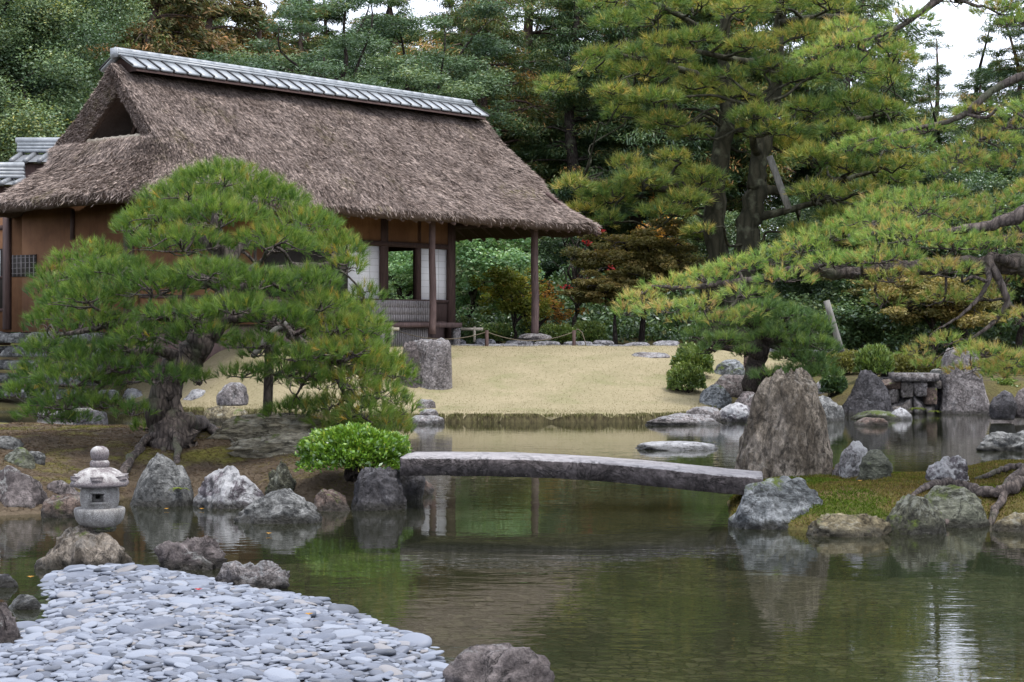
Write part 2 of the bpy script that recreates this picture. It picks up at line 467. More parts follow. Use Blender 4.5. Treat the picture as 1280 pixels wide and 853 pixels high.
# lawn with its cut turf edge
LAWN = [(-8.6, 38.3), (-6.6, 36.9), (-5.4, 36.0), (-4.4, 35.2), (-3.0, 34.7), (-1.8, 34.3), (0.0, 34.05), (2.2, 34.05), (3.0, 34.35), (3.9, 35.4), (4.6, 38), (5.6, 40.5), (7.2, 42.6), (9.0, 43.6), (3, 44.0), (-1.8, 43.6), (-3.0, 41.2), (-4.2, 40.2), (-6.6, 40.5), (-8.6, 39.4)]
def lawn_z(x, y, sd):
    top = fb(x, y) + .02 * fbm2(x * .8, y * .8, 3, 12)
    return np.where(sd > 0, top + .03 * smooth(sd / .3), top + np.clip(sd / .12, -1, 0) * (top + .35))
m = M("dry_lawn")
g = m.n("NewGeometry", out=0)
a = m.noise(g, 1.1, 5, .6); b = m.noise(g, 16, 6, .75)
col = m.mix(m.rng(a, .35, .65), (.215, .188, .112), (.265, .225, .142))
col = m.mix(m.rng(m.noise(g, .7, 5, .6), .52, .66), col, (.19, .178, .095))
col = m.mix(.5, col, m.ramp(b, [(.3, (.6, .58, .55)), (.7, (1.3, 1.3, 1.3))]), 'MULTIPLY')
col = m.mix(m.math('MULTIPLY', m.rng(m.noise(g, 2.2, 8, .75), .54, .68), .55), col, (.13, .125, .06))
MAT['lawn'] = m.pbr(col, .95, .1, m.bump(b, .3, .02))
m = M("turf_edge_soil")
g = m.n("NewGeometry", out=0)
a = m.noise(m.n("VectorMath", {0: g, 1: (14, 14, 3)}, operation='MULTIPLY'), 1, 5, .7)
MAT['turf'] = m.pbr(m.mix(m.rng(a, .35, .65), (.035, .028, .016), (.095, .083, .04)), .95, .1, m.bump(a, .8, .03))
tag(land("lawn", LAWN, .09, lawn_z, [MAT['lawn'], MAT['turf']], .36, .05, lambda s: (s < -.035).astype(int)), kind="structure")
def scatter(poly, n, zf, minsd=0.0, box_=None):
    poly = np.asarray(poly); lo, hi = poly.min(0), poly.max(0)
    if box_ is not None: lo = np.maximum(lo, box_[0]); hi = np.minimum(hi, box_[1])
    p = lo + R.random((n, 2)) * (hi - lo)
    sd = seg_sd(poly, p[:, 0], p[:, 1]); p = p[sd > minsd]; sd = sd[sd > minsd]
    return np.column_stack([p, zf(p[:, 0], p[:, 1], sd)]), sd
p, sd = scatter(LAWN, 120000, lawn_z, -.03)
mb = MB()
d = nrm(np.array([0, 0, 1.]) + .8 * R.normal(size=p.shape) * [1, 1, .2])
pk = (sd < .35) | (R.random(len(p)) < .22); p, d, sd = p[pk], d[pk], sd[pk]
leaves(mb, p + d * .02, d, R.normal(size=p.shape),   .04, .007, np.clip(R.normal(.4, .13, len(p)) + .2 * fbm2(p[:, 0], p[:, 1], 3, 8), 0, 1))
e = p[sd < .10]; e = e[R.random(len(e)) < .9]
for k in range(3):                                                   # turf roots and moss hanging over the cut edge
    q = e + R.normal(size=e.shape) * [.05, .02, .01] - np.array([0, .05, 0])
    leaves(mb, q - [0, .02, .03], np.array([0, -.15, -1]) + .25 * R.normal(size=q.shape), R.normal(size=q.shape), .09, .016, np.clip(R.normal(.72, .17, len(q)), 0, 1))
MAT['dry_grass'] = foliage("dry_grass", [(0, (.26, .225, .14)), (.5, (.225, .195, .115)), (.75, (.16, .155, .065)), (1, (.06, .062, .02))], .2, .0, 1.0, .45, .15)
tag(mb.build("grass", MAT['dry_grass']), "short dry tan grass of the sloping lawn beside the pond", "grass", kind="stuff")

# islands
m = M("needle_litter_ground")
g = m.n("NewGeometry", out=0)
a = m.noise(g, 1.6, 6, .65); b = m.noise(g, 25, 6, .75)
col = m.mix(m.rng(a, .38, .62), (.07, .052, .037), (.105, .081, .055))
col = m.mix(m.rng(m.noise(g, 1.1, 6, .65), .52, .62), col, (.125, .115, .03))
col = m.mix(.75, col, m.ramp(b, [(.3, (.5, .5, .5)), (.7, (1.35, 1.35, 1.35))]), 'MULTIPLY')
MAT['litter'] = m.pbr(col, .95, .1, m.bump(b, .8, .02))
tag(land("island_ground", LEFT_ISLE, .09, left_z, MAT['litter'], .3), kind="structure")
m = M("moss_ground")
g = m.n("NewGeometry", out=0)
a = m.noise(g, 1.9, 6, .65); b = m.noise(g, 30, 6, .75)
col = m.mix(m.rng(a, .4, .6), (.07, .08, .02), (.13, .095, .042))
col = m.mix(.75, col, m.ramp(b, [(.3, (.5, .5, .5)), (.7, (1.35, 1.35, 1.35))]), 'MULTIPLY')
MAT['moss'] = m.pbr(col, .95, .1, m.bump(b, .9, .02))
tag(land("mossy_island_ground", RIGHT_ISLE, .06, right_z, MAT['moss'], .2), kind="structure")
mb = MB()
p, sd = scatter(LEFT_ISLE, 90000, left_z, .05, ((-7, 15), (0, 27)))
d = R.normal(size=p.shape) * [1, 1, .25]
fm = fbm2(p[:, 0] * 1.1, p[:, 1] * 1.1, 4, 21)
leaves(mb, p + [0, 0, .006], d, R.normal(size=p.shape) * .4 + [0, 0, 1], .07, .006, np.clip(R.normal(.3, .15, len(p)) + .5 * smooth((fm - .1) / .4), 0, 1))
MAT['litter_n'] = foliage("fallen_needles", [(0, (.125, .09, .062)), (.45, (.09, .063, .044)), (.75, (.12, .10, .035)), (1, (.085, .10, .022))], .1, 0., 1.0)
tag(mb.build("pine_needle_litter", MAT['litter_n']), "brown fallen pine needles and moss under the left pine", "needle litter", kind="stuff")
mb = MB()
p, sd = scatter(RIGHT_ISLE, 120000, right_z, .03, ((2, 14), (8, 22)))
d = nrm(np.array([0, 0, 1.]) + .9 * R.normal(size=p.shape) * [1, 1, .2])
fm = fbm2(p[:, 0] * 1.3, p[:, 1] * 1.3, 4, 22)
leaves(mb, p + d * .012, d, R.normal(size=p.shape), .036, .008, np.clip(R.normal(.28, .2, len(p)) + .6 * smooth((fm - .05) / .45), 0, 1))
MAT['moss_n'] = foliage("moss_and_short_grass", [(0, (.16, .11, .05)), (.35, (.12, .105, .03)), (.65, (.095, .12, .02)), (1, (.06, .10, .014))], .25, 0., 1.0, .45, .5)
tag(mb.build("moss", MAT['moss_n']), "green and rusty moss covering the right island", "moss", kind="stuff")

# pebble bank bed
MAT['bed_shade'] = plain("pebble_bed_shade", (.025, .025, .025), (.06, .06, .065), 30, bumpd=.01)  # near-black colour paints the shade in the gaps between pebbles
tag(land("pebble_bank_ground", BANK, .1, lambda x, y, s: bank_z(x, y, s) - .035, MAT['bed_shade'], .5), kind="structure")

# water
m = M("pond_water")
g = m.n("NewGeometry", out=0)
w1 = m.noise(m.n("VectorMath", {0: g, 1: (.65, 1.5, 1)}, operation='MULTIPLY'), 3.2, 2, .5, .4)
w2 = m.noise(m.n("VectorMath", {0: g, 1: (.55, 1.5, 1)}, operation='MULTIPLY'), 11.0, 1.5, .5, .3)
calm = m.rng(m.noise(g, .35, 3), .35, .65, .35, 1.0)
h = m.math('MULTIPLY', m.math('ADD', m.math('MULTIPLY', w1, .6), m.math('MULTIPLY', w2, .22)), calm)
bp = m.bump(h, .16, .03)
fr = m.n("Fresnel", {"IOR": 1.333, "Normal": bp})
gl = m.n("BsdfGlossy", {"Color": (1, 1, 1), "Roughness": .012, "Normal": bp})
tr = m.n("BsdfTransparent", {"Color": (.70, .71, .57)})
df = m.n("BsdfDiffuse", {"Color": (.036, .040, .022)})
body = m.n("MixShader", {0: .30, 1: tr, 2: df})
MAT['water'] = m.out(m.n("MixShader", {0: fr, 1: body, 2: gl}))
xs = np.linspace(-27, 27, 40); ys = np.concatenate([np.linspace(-20, 34, 40), [45]])
X, Y = np.meshgrid(xs, ys)
mb = MB(); mb.add(np.stack([X, Y, 0 * X], -1), [gridf(len(ys), len(xs))])
tag(mb.build("pond_water", MAT['water'], smooth=True), kind="structure")

# ---------------------------------------------------------------- rocks
def rock_shape(seed, level=5, K=9, facet=.8, sq=2.0, taper=0.0, rough=.06, flute=0.0, flat=.0, fine=1.0, strat=0.0):
    rng = np.random.default_rng(seed)
    d, f = ico(level)
    d = d.copy()
    # superellipsoid
    r = 1.0 / (np.abs(d) ** sq).sum(1) ** (1 / sq)
    for k in range(K):
        n = nrm(rng.normal(size=3) * [1, 1, .8]); hk = rng.uniform(.62, .95) * (facet + (1 - facet) * 1.2)
        c = d @ n
        lim = np.where(c > 1e-3, hk / np.maximum(c, 1e-3), 9)
        a = .028                                                    # soft minimum keeps the edges worn
        r = -a * np.log(np.exp(-r / a) + np.exp(-np.minimum(lim, 4) / a))
    V = d * r[:, None]
    V = V + d * (1.25 * rough * fbm(V * 2.2 + seed, 3, seed) + rough * .7 * fine * fbm(V * 6 + seed, 4, seed + 5, .6))[:, None]
    if flute:
        V = V + (d * [1, 1, 0]) * (flute * fbm(V * [5, 5, .7] + seed, 4, seed + 9, .6))[:, None]
    if strat:
        V = V + (d * [1, 1, .1]) * (strat * fbm(V * [.9, .9, 9] + seed, 3, seed + 11))[:, None]
    V[:, :2] *= (1 - taper * (V[:, 2:3] - V[:, 2].min()) / np.ptp(V[:, 2]))
    V[:, 2] = np.maximum(V[:, 2], -.45)
    V = V + d * (.03 * np.abs(fbm(V * 4.5 + seed, 4, seed + 3)) * rough / .06)[:, None]
    if flat: V[:, 2] = np.where(V[:, 2] > 1 - flat, 1 - flat + (V[:, 2] - 1 + flat) * .15, V[:, 2])
    return V, f
def rock(name, label, bx, mat, seed, zb=-.02, depth=.75, sink=.18, cat="rock", group=None, Y=None, rot=None, tp=0.0, dome=0, **kw):
    """bx = x0, x1, ytop, ybase in photo pixels; zb = height of the ground or water it stands in"""
    x0, x1, yt, yb = bx
    if zb <= 0: sink = max(sink, .45)
    if zb > 0 and Y is None and WY(yb, zb) > 33:                     # find where the sloping shore meets this line of sight
        for Yt in np.arange(34.2, 46, .1):
            zt_ = EYE - (yb - HY) / F * Yt
            if float(fb(np.array([((x0 + x1) / 2 - CX) / F * Yt]), np.array([Yt]))[0]) >= zt_: zb = zt_; Y = Yt; break
    if zb > 0 and Y is None and WY(yb, zb) < 33:                     # the same for the two islands
        hf = left_h if x0 < 600 else right_h
        for Yt in np.arange(14.5, 27, .05):
            zt_ = EYE - (yb - HY) / F * Yt
            if float(hf(np.array([((x0 + x1) / 2 - CX) / F * Yt]), np.array([Yt]))[0]) >= max(zt_, .01): zb = zt_; Y = Yt; break
    Yf = WY(yb, zb) if Y is None else Y
    w = (x1 - x0) / F * Yf
    dep = w * depth
    Yc = Yf + dep * .38
    w = (x1 - x0) / F * Yc
    zt = EYE - (yt - HY) / F * Yc
    V, f = rock_shape(seed, **kw)
    V = V.copy()
    if rot:
        c, s = math.cos(rot), math.sin(rot); V[:, :2] = V[:, :2] @ np.array([[c, s], [-s, c]])
    lo, hi = V.min(0), V.max(0)
    V = (V - (lo + hi) / 2) / (hi - lo) * np.array([w, dep, 1])
    z = V[:, 2] + .5
    lev = .30                                                       # share of the shape that stands below the ground or water line
    V[:, 2] = np.where(z < lev, (z / lev - 1) * sink, (z - lev) / (1 - lev) * (zt - zb))
    if tp: V[:, :2] *= (1 - tp * np.clip(V[:, 2:3] / (zt - zb), 0, 1) ** 1.15)
    if dome:
        zf = np.clip(V[:, 2:3] / (zt - zb), 0, 1)
        V[:, :2] *= 1 - .09 * smooth((zf - .84) / .04) - .30 * np.clip((zf - .86) / .14, 0, 1) ** 2
    c = ((x0 + x1) / 2 - CX) / F * Yc
    mb = MB(); mb.add(V, [f])
    o = mb.build(name, MAT[mat], smooth=True, local=True)
    o.location = (c, Yc, zb)
    tag(o, label, cat, group)
    return o
W0 = -.02
# stones round the left island
ROCKS = [
 ("rock", "dark purple rounded boulder on the pine island's left shore, left of the lantern", (-45, 60, 582, 645), 'purple', 11, W0, dict(K=7, depth=.7)),
 ("rock", "low reddish flat-topped stone just left of the lantern on the far shore", (52, 118, 617, 650), 'brown', 12, W0, dict(K=5, sq=3)),
 ("rock", "small grey slab behind the reddish stone left of the lantern", (58, 106, 600, 622), 'purple', 13, .12, dict(K=6, sq=3, level=4)),
 ("rock", "small flat whitish stone close behind the lantern roof", (80, 112, 600, 610), 'pale', 131, .2, dict(K=4, sq=3, level=3)),
 ("rock", "sharp angular grey boulder with a pointed top, right of the lantern", (160, 244, 566, 636), 'grey', 24, W0, dict(K=12, facet=.62, taper=.35, depth=.8, rough=.05)),
 ("rock", "large purple boulder with a chalky white top below the pine roots", (234, 333, 582, 638), 'white', 15, W0, dict(K=6, depth=.7, rough=.08)),
 ("rock", "upright craggy mossy stone between the white-topped boulder and the bush", (329, 376, 574, 622), 'mossy', 16, .05, dict(K=5, taper=.3, rough=.16)),
 ("rock", "wide low grey-green boulder standing forward in the water below the bush", (293, 413, 611, 657), 'grey', 17, W0, dict(K=7, depth=.6, taper=.35, rough=.09)),
 ("rock", "square brown moss-stained stone left of the dark boulder under the bush", (390, 440, 611, 642), 'brown', 18, W0, dict(K=4, sq=4)),
 ("rock", "dark rugged boulder under the leafy bush at the bridge's left end", (434, 509, 583, 641), 'dark', 19, W0, dict(K=11, facet=.68, depth=.8, rough=.1)),
 ("rock", "small brown wet stone under the left end of the stone bridge", (498, 543, 598, 621), 'brown', 20, W0, dict(K=6, level=4)),
 ("rock", "squarish dark stone carrying the bridge's left end", (470, 532, 585, 628), 'dark', 201, W0, dict(K=5, sq=4, level=4)),
 ("rock", "grey-green flaky stone at the picture's left edge on the pine island", (-20, 30, 545, 562), 'grey', 21, .40, dict(K=8, level=4)),
 ("rock", "greenish tilted stone below the flaky one at the left edge", (4, 44, 559, 584), 'green', 22, .34, dict(K=7, level=4)),
 ("rock", "thin grey stone beside the greenish tilted one on the left island", (28, 58, 564, 580), 'grey', 23, .34, dict(K=7, level=4)),
 ("rock", "long layered flat boulder behind the pine roots, split by a dark crack", (258, 426, 515, 556), 'ledge', 25, .40, dict(K=5, sq=3.5, depth=.35, strat=.10, rough=.08)),
 ("rock", "lower flat ledge stone in front of the long layered boulder", (280, 424, 540, 568), 'ledge', 251, .40, dict(K=5, sq=3.5, depth=.3, strat=.12, rough=.08)),
 # lantern tip
 ("rock", "brown craggy boulder carrying the stone lantern at the pebble tip", (32, 188, 655, 716), 'stand', 27, W0, dict(K=7, depth=.55, taper=.62, rough=.12)),
 ("rock", "purple-brown lumpy rock with ferns right of the lantern boulder", (194, 287, 668, 716), 'purple', 28, W0, dict(K=7, depth=.55, rough=.15, taper=.3)),
 ("rock", "low pitted pale rock at the right edge of the pebble tip", (266, 366, 700, 741), 'slab', 29, W0, dict(K=5, depth=.45, rough=.16, sq=2.6)),
 ("rock", "purple veined rock at the left picture edge beside the pebbles", (-40, 36, 748, 818), 'purple', 30, .0, dict(K=7, depth=.7, rough=.12, taper=.3)),
 ("rock", "small dark flat stone in the water by the left picture edge", (-14, 27, 717, 738), 'dark', 31, W0, dict(K=5, sq=3, level=4)),
 ("rock", "small grey stone above the purple veined rock at the left edge", (8, 54, 744, 766), 'grey', 311, W0, dict(K=7, facet=.75, level=4)),
 ("rock", "large flat-topped reddish purple boulder at the bottom edge beside the pebbles", (548, 694, 806, 885), 'purple', 32, W0, dict(K=5, sq=3.4, depth=.7, rough=.09)),
 # right island
 ("rock", "blue-grey jagged boulder at the bridge's right end", (904, 1030, 595, 664), 'blue', 33, W0, dict(K=8, facet=.74, sq=2.7, depth=.75, taper=.0, rough=.07)),
 ("rock", "low tan flat stone between the blue-grey boulder and the ferny one", (1006, 1115, 642, 674), 'tan', 34, W0, dict(K=4, sq=3, depth=.5, rough=.1)),
 ("rock", "dark mossy angular boulder with ferns on the right island's shore", (1094, 1184, 618, 671), 'mossy', 35, W0, dict(K=8, facet=.75, depth=.6)),
 ("rock", "rounded olive grey boulder behind the ferny one on the right island", (1134, 1239, 606, 662), 'green', 36, W0, dict(K=4, depth=.6)),
 ("rock", "yellowish low boulder at the right picture edge on the near shore", (1238, 1310, 640, 668), 'tan', 37, W0, dict(K=5, depth=.6)),
 ("standing_stone", "tall tan standing stone with a blunt chipped top beside the bridge", (919, 1049, 459, 597), 'stand', 38, .20, dict(K=8, sq=3.0, tp=.34, depth=.75, flute=.012, facet=.72, dome=1, rough=.05, level=6, fine=1.5)),
 ("rock", "pale angular stone behind the standing stone on the island", (1046, 1088, 551, 598), 'pale', 39, .12, dict(K=8, level=4)),
 ("rock", "small pale flat stone at the standing stone's right foot", (1040, 1066, 577, 597), 'slab', 391, .2, dict(K=6, level=4)),
 ("rock", "rounded ridged grey stone right of the pale angular stone", (1070, 1117, 562, 601), 'green', 40, .12, dict(K=4, level=5, strat=.09)),
 ("rock", "whitish lumpy rock behind the exposed roots on the right island", (1156, 1214, 569, 606), 'white', 41, .15, dict(K=5, rough=.14)),
 # in the water
 ("rock", "white flat stone lying in the water beyond the bridge", (792, 899, 552, 565), 'pale', 42, W0, dict(K=4, sq=3, depth=.7, rough=.05)),
 ("rock", "dark speckled low rock in the water at the right picture edge", (1216, 1320, 538, 566), 'grey', 43, W0, dict(K=6, depth=.5, rough=.15)),
 # far shore, middle
 ("rock", "long purple flat slab at the lawn's right foot in the water", (800, 903, 516, 533), 'slab', 44, W0, dict(K=4, sq=3, depth=.5, strat=.06)),
 ("rock", "thin flat grey stone above the long slab at the lawn's foot", (856, 902, 508, 522), 'slab', 45, .05, dict(K=4, sq=3, level=4)),
 ("rock", "white and rust boulder at the far waterline left of the standing stone", (894, 947, 503, 529), 'white', 46, W0, dict(K=5, level=5)),
 ("rock", "purple stone above the white and rust boulder on the far shore", (916, 956, 489, 515), 'purple', 47, .12, dict(K=7, level=4)),
 ("rock", "rounded blue-grey boulder below the clipped round bushes", (874, 915, 480, 507), 'blue', 48, .25, dict(K=4, level=5)),
 ("rock", "low purple stone between the round bushes and the small pine", (886, 940, 468, 494), 'purple', 49, .5, dict(K=7, level=4)),
 ("rock", "grey blue boulder beside the trunk of the small pine", (890, 934, 449, 473), 'blue', 50, .8, dict(K=4, level=5)),
 ("rock", "reddish upright stump-like stone left of the small pine trunk", (929, 951, 433, 466), 'brown', 51, .85, dict(K=5, sq=4, level=4)),
 # far shore, right
 ("rock", "grey weathered stone half hidden right of the standing stone", (1016, 1056, 494, 528), 'grey', 52, W0, dict(K=9, facet=.7, sq=3, level=4)),
 ("rock", "massive dark sloping boulder left of the small stone wall", (1044, 1116, 462, 522), 'dark', 53, W0, dict(K=9, facet=.68, taper=.5, sq=3, depth=.8)),
 ("rock", "low mossy slab in the water below the dark sloping boulder", (1063, 1130, 513, 526), 'mossy', 54, W0, dict(K=4, sq=3, level=4)),
 ("rock", "small reddish slab in front of the low mossy slab", (1066, 1110, 522, 534), 'brown', 55, W0, dict(K=4, sq=4, level=4)),
 ("rock", "small white pointed stone at the foot of the stone wall", (1110, 1140, 509, 526), 'pale', 56, W0, dict(K=7, level=4)),
 ("standing_stone", "tall grey angular upright stone right of the small stone wall", (1170, 1242, 433, 519), 'slab', 57, W0, dict(K=5, sq=7, taper=.28, depth=.6, facet=.95)),
 ("rock", "low reddish rock at the far waterline by the right picture edge", (1230, 1300, 503, 522), 'purple', 58, W0, dict(K=5, sq=3, level=4)),
 ("rock", "dark rock under the round bush at the right edge", (1236, 1272, 488, 514), 'dark', 59, .1, dict(K=6, level=4)),
 ("rock", "grey slanting rock at the right edge above the far waterline", (1264, 1310, 482, 512), 'purple', 60, .15, dict(K=6, level=4)),
 ("rock", "pale stone between the dark sloping boulder and the bush", (1018, 1050, 474, 486), 'pale', 61, .6, dict(K=8, facet=.75, level=4)),
 ("rock", "dark angular stone on the left end of the wall's capstone", (1100, 1118, 459, 474), 'dark', 62, .75, dict(K=8, facet=.7, level=3)),
 ("rock", "grey pointed stone on the right end of the wall's capstone", (1160, 1182, 461, 476), 'grey', 63, .75, dict(K=8, facet=.7, sq=3, level=3)),
 # shore left of the lawn
 ("boulder", "big square purple-grey block of stone on the lawn beside the teahouse", (512, 566, 422, 488), 'slab', 64, .55, dict(K=3, sq=9, depth=.9, facet=1.15, rough=.04)),
 ("boulder", "darker block of stone standing against the big square block", (496, 524, 426, 485), 'purple', 65, .55, dict(K=3, sq=8, facet=1.1, depth=.9, level=4)),
 ("rock", "rounded pale stepping stone at the lawn's left foot", (520, 545, 499, 513), 'slab', 66, .16, dict(K=4, sq=3, level=4)),
 ("rock", "flat stone in the water at the lawn's left foot", (512, 556, 519, 532), 'slab', 67, W0, dict(K=4, sq=3, level=4)),
 ("rock", "flat stone just above the waterline at the lawn's left foot", (524, 550, 511, 522), 'slab', 68, .05, dict(K=4, sq=3, level=4)),
 ("rock", "pale flat stone on the far lawn seen under the pine", (255, 312, 505, 528), 'tan', 69, .05, dict(K=4, sq=3)),
 ("rock", "grey stone on the far lawn seen right of the pine trunk", (270, 310, 478, 496), 'slab', 70, .55, dict(K=7, facet=.75, level=4)),
 ("rock", "slanting dark stone with white streaks behind the pine trunk", (140, 192, 485, 515), 'white', 71, .0, dict(K=7, level=5)),
 ("rock", "pale low stone behind the pine trunk's right side", (226, 268, 486, 500), 'pale', 72, .45, dict(K=5, level=4)),
 ("rock", "dark square rock in the water under the pine's left boughs", (84, 134, 513, 545), 'dark', 73, W0, dict(K=5, sq=5)),
 ("rock", "small dark stone in the water left of the pine trunk", (138, 170, 534, 550), 'dark', 74, W0, dict(K=5, level=4)),
 ("rock", "pale ledge above the dark square rock under the pine's left boughs", (50, 128, 508, 524), 'slab', 75, W0, dict(K=4, sq=3, level=4)),
 ("rock", "flat grey stone lying in the lawn near its right edge", (786, 838, 440, 449), 'slab', 76, 1.0, dict(K=4, sq=3, level=4, depth=.6)),
]
for name, label, bx, mat, seed, zb, kw in ROCKS:
    rock(name, label, bx, mat, seed, zb, cat="standing stone" if name == "standing_stone" else "rock", **kw)

# grey paving stones behind the lawn
k = 0
x = 500.0
rp2 = np.random.default_rng(19)
while x < 1030:
    w = rp2.uniform(26, 46); yb = np.interp(x, [500, 840, 1030], [435.5, 437.5, 444])
    rock("paving_stone", "flat grey paving stone in the row between lawn and teahouse", (x, x + w * 1.04, yb - rp2.uniform(4.5, 6.5), yb), 'pave', 300 + k, 1.30, group="paving stones behind the lawn", cat="paving stone", Y=43.9 + rp2.uniform(-.1, .15), K=3, sq=5, level=4, depth=1.0, sink=.25, rough=.04)
    x += w; k += 1
for x in np.arange(556, 850, 37):
    w = rp2.uniform(26, 44); yb = 430 + .008 * (x - 560)
    rock("paving_stone", "flat grey paving stone in the row between lawn and teahouse", (x, x + w, yb - rp2.uniform(4, 7.5), yb), 'pave', 300 + k, 1.38, group="paving stones behind the lawn", cat="paving stone", Y=45.6 + rp2.uniform(-.3, .3), K=4, sq=4, level=4, depth=.9, sink=.3, rough=.05)
    k += 1
# ---------------------------------------------------------------- teahouse (local frame: x along the front, y into the depth)
UD = np.array([.644, .765]); VD = np.array([-.765, .644]); CO = np.array([-7.4, 35.0])
HR = math.atan2(.765, .644)
ZE, HH, MH, WW = 4.36, 3.02, 3.3, 6.6
def u_at(px, v):
    r = (px - CX) / F
    return (r * (CO[1] + .644 * v) - CO[0] + .765 * v) / (.644 - .765 * r)
def v_at(px, u):
    r = (px - CX) / F
    return (CO[0] + .644 * u - r * (CO[1] + .765 * u)) / (.765 + .644 * r)
def z_at(u, v, py):
    return EYE - (py - HY) / F * (CO[1] + .765 * u + .644 * v)
house = empty("teahouse", (CO[0], CO[1], 0), "thatched teahouse with ochre walls, white paper screens and open veranda by the pond", "teahouse", rz=HR)

m = M("thatch")
rnd = m.n("NewGeometry", out=8)
g = m.obj()
col = m.mix(m.rng(m.noise(g, 1.2, 6, .65), .35, .65), (.20, .158, .136), (.33, .27, .237))
col = m.mix(1.0, col, m.ramp(rnd, [(0, (.28, .27, .27)), (.6, (1., 1., 1.)), (1, (1.65, 1.62, 1.58))]), 'MULTIPLY')
mf = m.math('MULTIPLY', m.rng(m.noise(g, .8, 7, .7), .55, .68), m.rng(m.noise(g, 7, 4, .7), .45, .6))
col = m.mix(m.math('MULTIPLY', mf, .55), col, (.17, .15, .05))
MAT['thatch'] = m.pbr(col, .95, .1, m.bump(m.noise(g, 18, 5, .7), .8, .04))
MAT['thatch_cut'] = plain("thatch_cut_edge", (.05, .036, .028), (.12, .085, .065), 26, (1, 1, 3), .95, .1, .03)
MAT['tile'] = plain("roof_tile", (.19, .21, .225), (.33, .35, .365), 5, rough=.38, spec=.5, bumpd=.004)
MAT['annex_tile'] = plain('annex_roof_tile', (.09, .095, .10), (.2, .21, .22), 6, rough=.4, spec=.5, bumpd=.004)
MAT['batten'] = plain("dark_batten", (.03, .03, .032), (.07, .07, .075), 9)
m = M("ochre_clay_wall")
g = m.obj()
col = m.mix(m.rng(m.noise(g, 1.4, 7, .65), .35, .65), (.125, .062, .033), (.20, .105, .055))
col = m.mix(m.math('MULTIPLY', m.rng(m.noise(m.obj((5, 5, .5)), 1.6, 6, .7), .52, .68), .5), col, (.09, .05, .032))
MAT['ochre'] = m.pbr(col, .9, .15, m.bump(m.noise(g, 30, 5), .3, .004))
MAT['darkwood'] = wood("dark_wood", (.035, .02, .017), (.085, .05, .042), (1, 1, .12))
MAT['post'] = wood("weathered_post", (.06, .038, .034), (.15, .10, .09), (1, 1, .15))
MAT['greyboard'] = wood("grey_weathered_board", (.14, .125, .12), (.30, .275, .27), (1, 1, .2), 30)
MAT['paper'] = plain("white_paper", (.76, .75, .76), (.82, .81, .81), 3, bumpd=.001, rough=.9, spec=.1)
MAT['dark'+'room'] = plain("painted_dark_interior", (.02, .017, .014), (.035, .03, .025), 4)  # shade of the unlit rooms is put into this colour
MAT['bamboo'] = wood("pale_bamboo", (.34, .29, .22), (.52, .46, .36), (1, 1, 1), 9)
MAT['gable'] = wood("gable_board", (.05, .032, .025), (.11, .07, .055), (1, 1, .2), 14)

TU = [0, .06, .15, .3, .48, .7, 1]
def uL(t): return np.interp(t, TU, [0, .28, .66, 1.22, 1.55, 1.68, 1.80])
def uR(t): return np.interp(t, TU, [15.9, 15.68, 15.38, 14.9, 14.45, 14.2, 13.98])
def zt(t): return ZE + .20 + HH * (.84 * t + .16 * t * t)
TG = .48
def rcorner(U, V, T, off=0.0):
    """round the four hip corners of the roof in plan; radius shrinks up the hip"""
    U = np.array(U, float); V = np.array(V, float); T = np.broadcast_to(np.asarray(T, float), U.shape)
    r = np.maximum(1.45 * (1 - np.clip(T / TG, 0, 1) ** 3.5) - off, 1e-6)
    l, rr, f, bk = uL(T) + off, uR(T) - off, MH * T + off, WW - MH * T - off
    for su, edge_u in ((1, l), (-1, rr)):
        for sv, edge_v in ((1, f), (-1, bk)):
            a = (U - edge_u) * su; b_ = (V - edge_v) * sv
            on = (a < r) & (b_ < r) & (np.minimum(np.abs(a), np.abs(b_)) < .02)
            ph = np.where(b_ < a, 225 + 45 * np.clip(a / r, 0, 1), 225 - 45 * np.clip(b_ / r, 0, 1)) * math.pi / 180
            U = np.where(on, edge_u + su * (r + r * np.cos(ph)), U); V = np.where(on, edge_v + sv * (r + r * np.sin(ph)), V)
    return U, V
def lump(V, amp=.05):
    return V + amp * np.stack([fbm(V * 1.3, 4, 3), fbm(V * 1.3 + 9, 4, 4), fbm(V * 1.6 + 5, 4, 5)], -1)
rf = MB()
t = np.linspace(0, 1, 40)
for side in (0, 1):
    s = .5 - .5 * np.cos(np.pi * np.linspace(0, 1, 130))
    T, S = np.meshgrid(t, s, indexing='ij')
    U = uL(T) * (1 - S) + uR(T) * S
    Vv = MH * T if side == 0 else WW - MH * T
    U, Vv = rcorner(U, Vv, T)
    f = gridf(40, 130)
    rf.add(lump(np.stack([U, Vv, zt(T)], -1).reshape(-1, 3)), [f if side == 0 else f[:, ::-1]])
t2 = np.linspace(0, TG, 22)
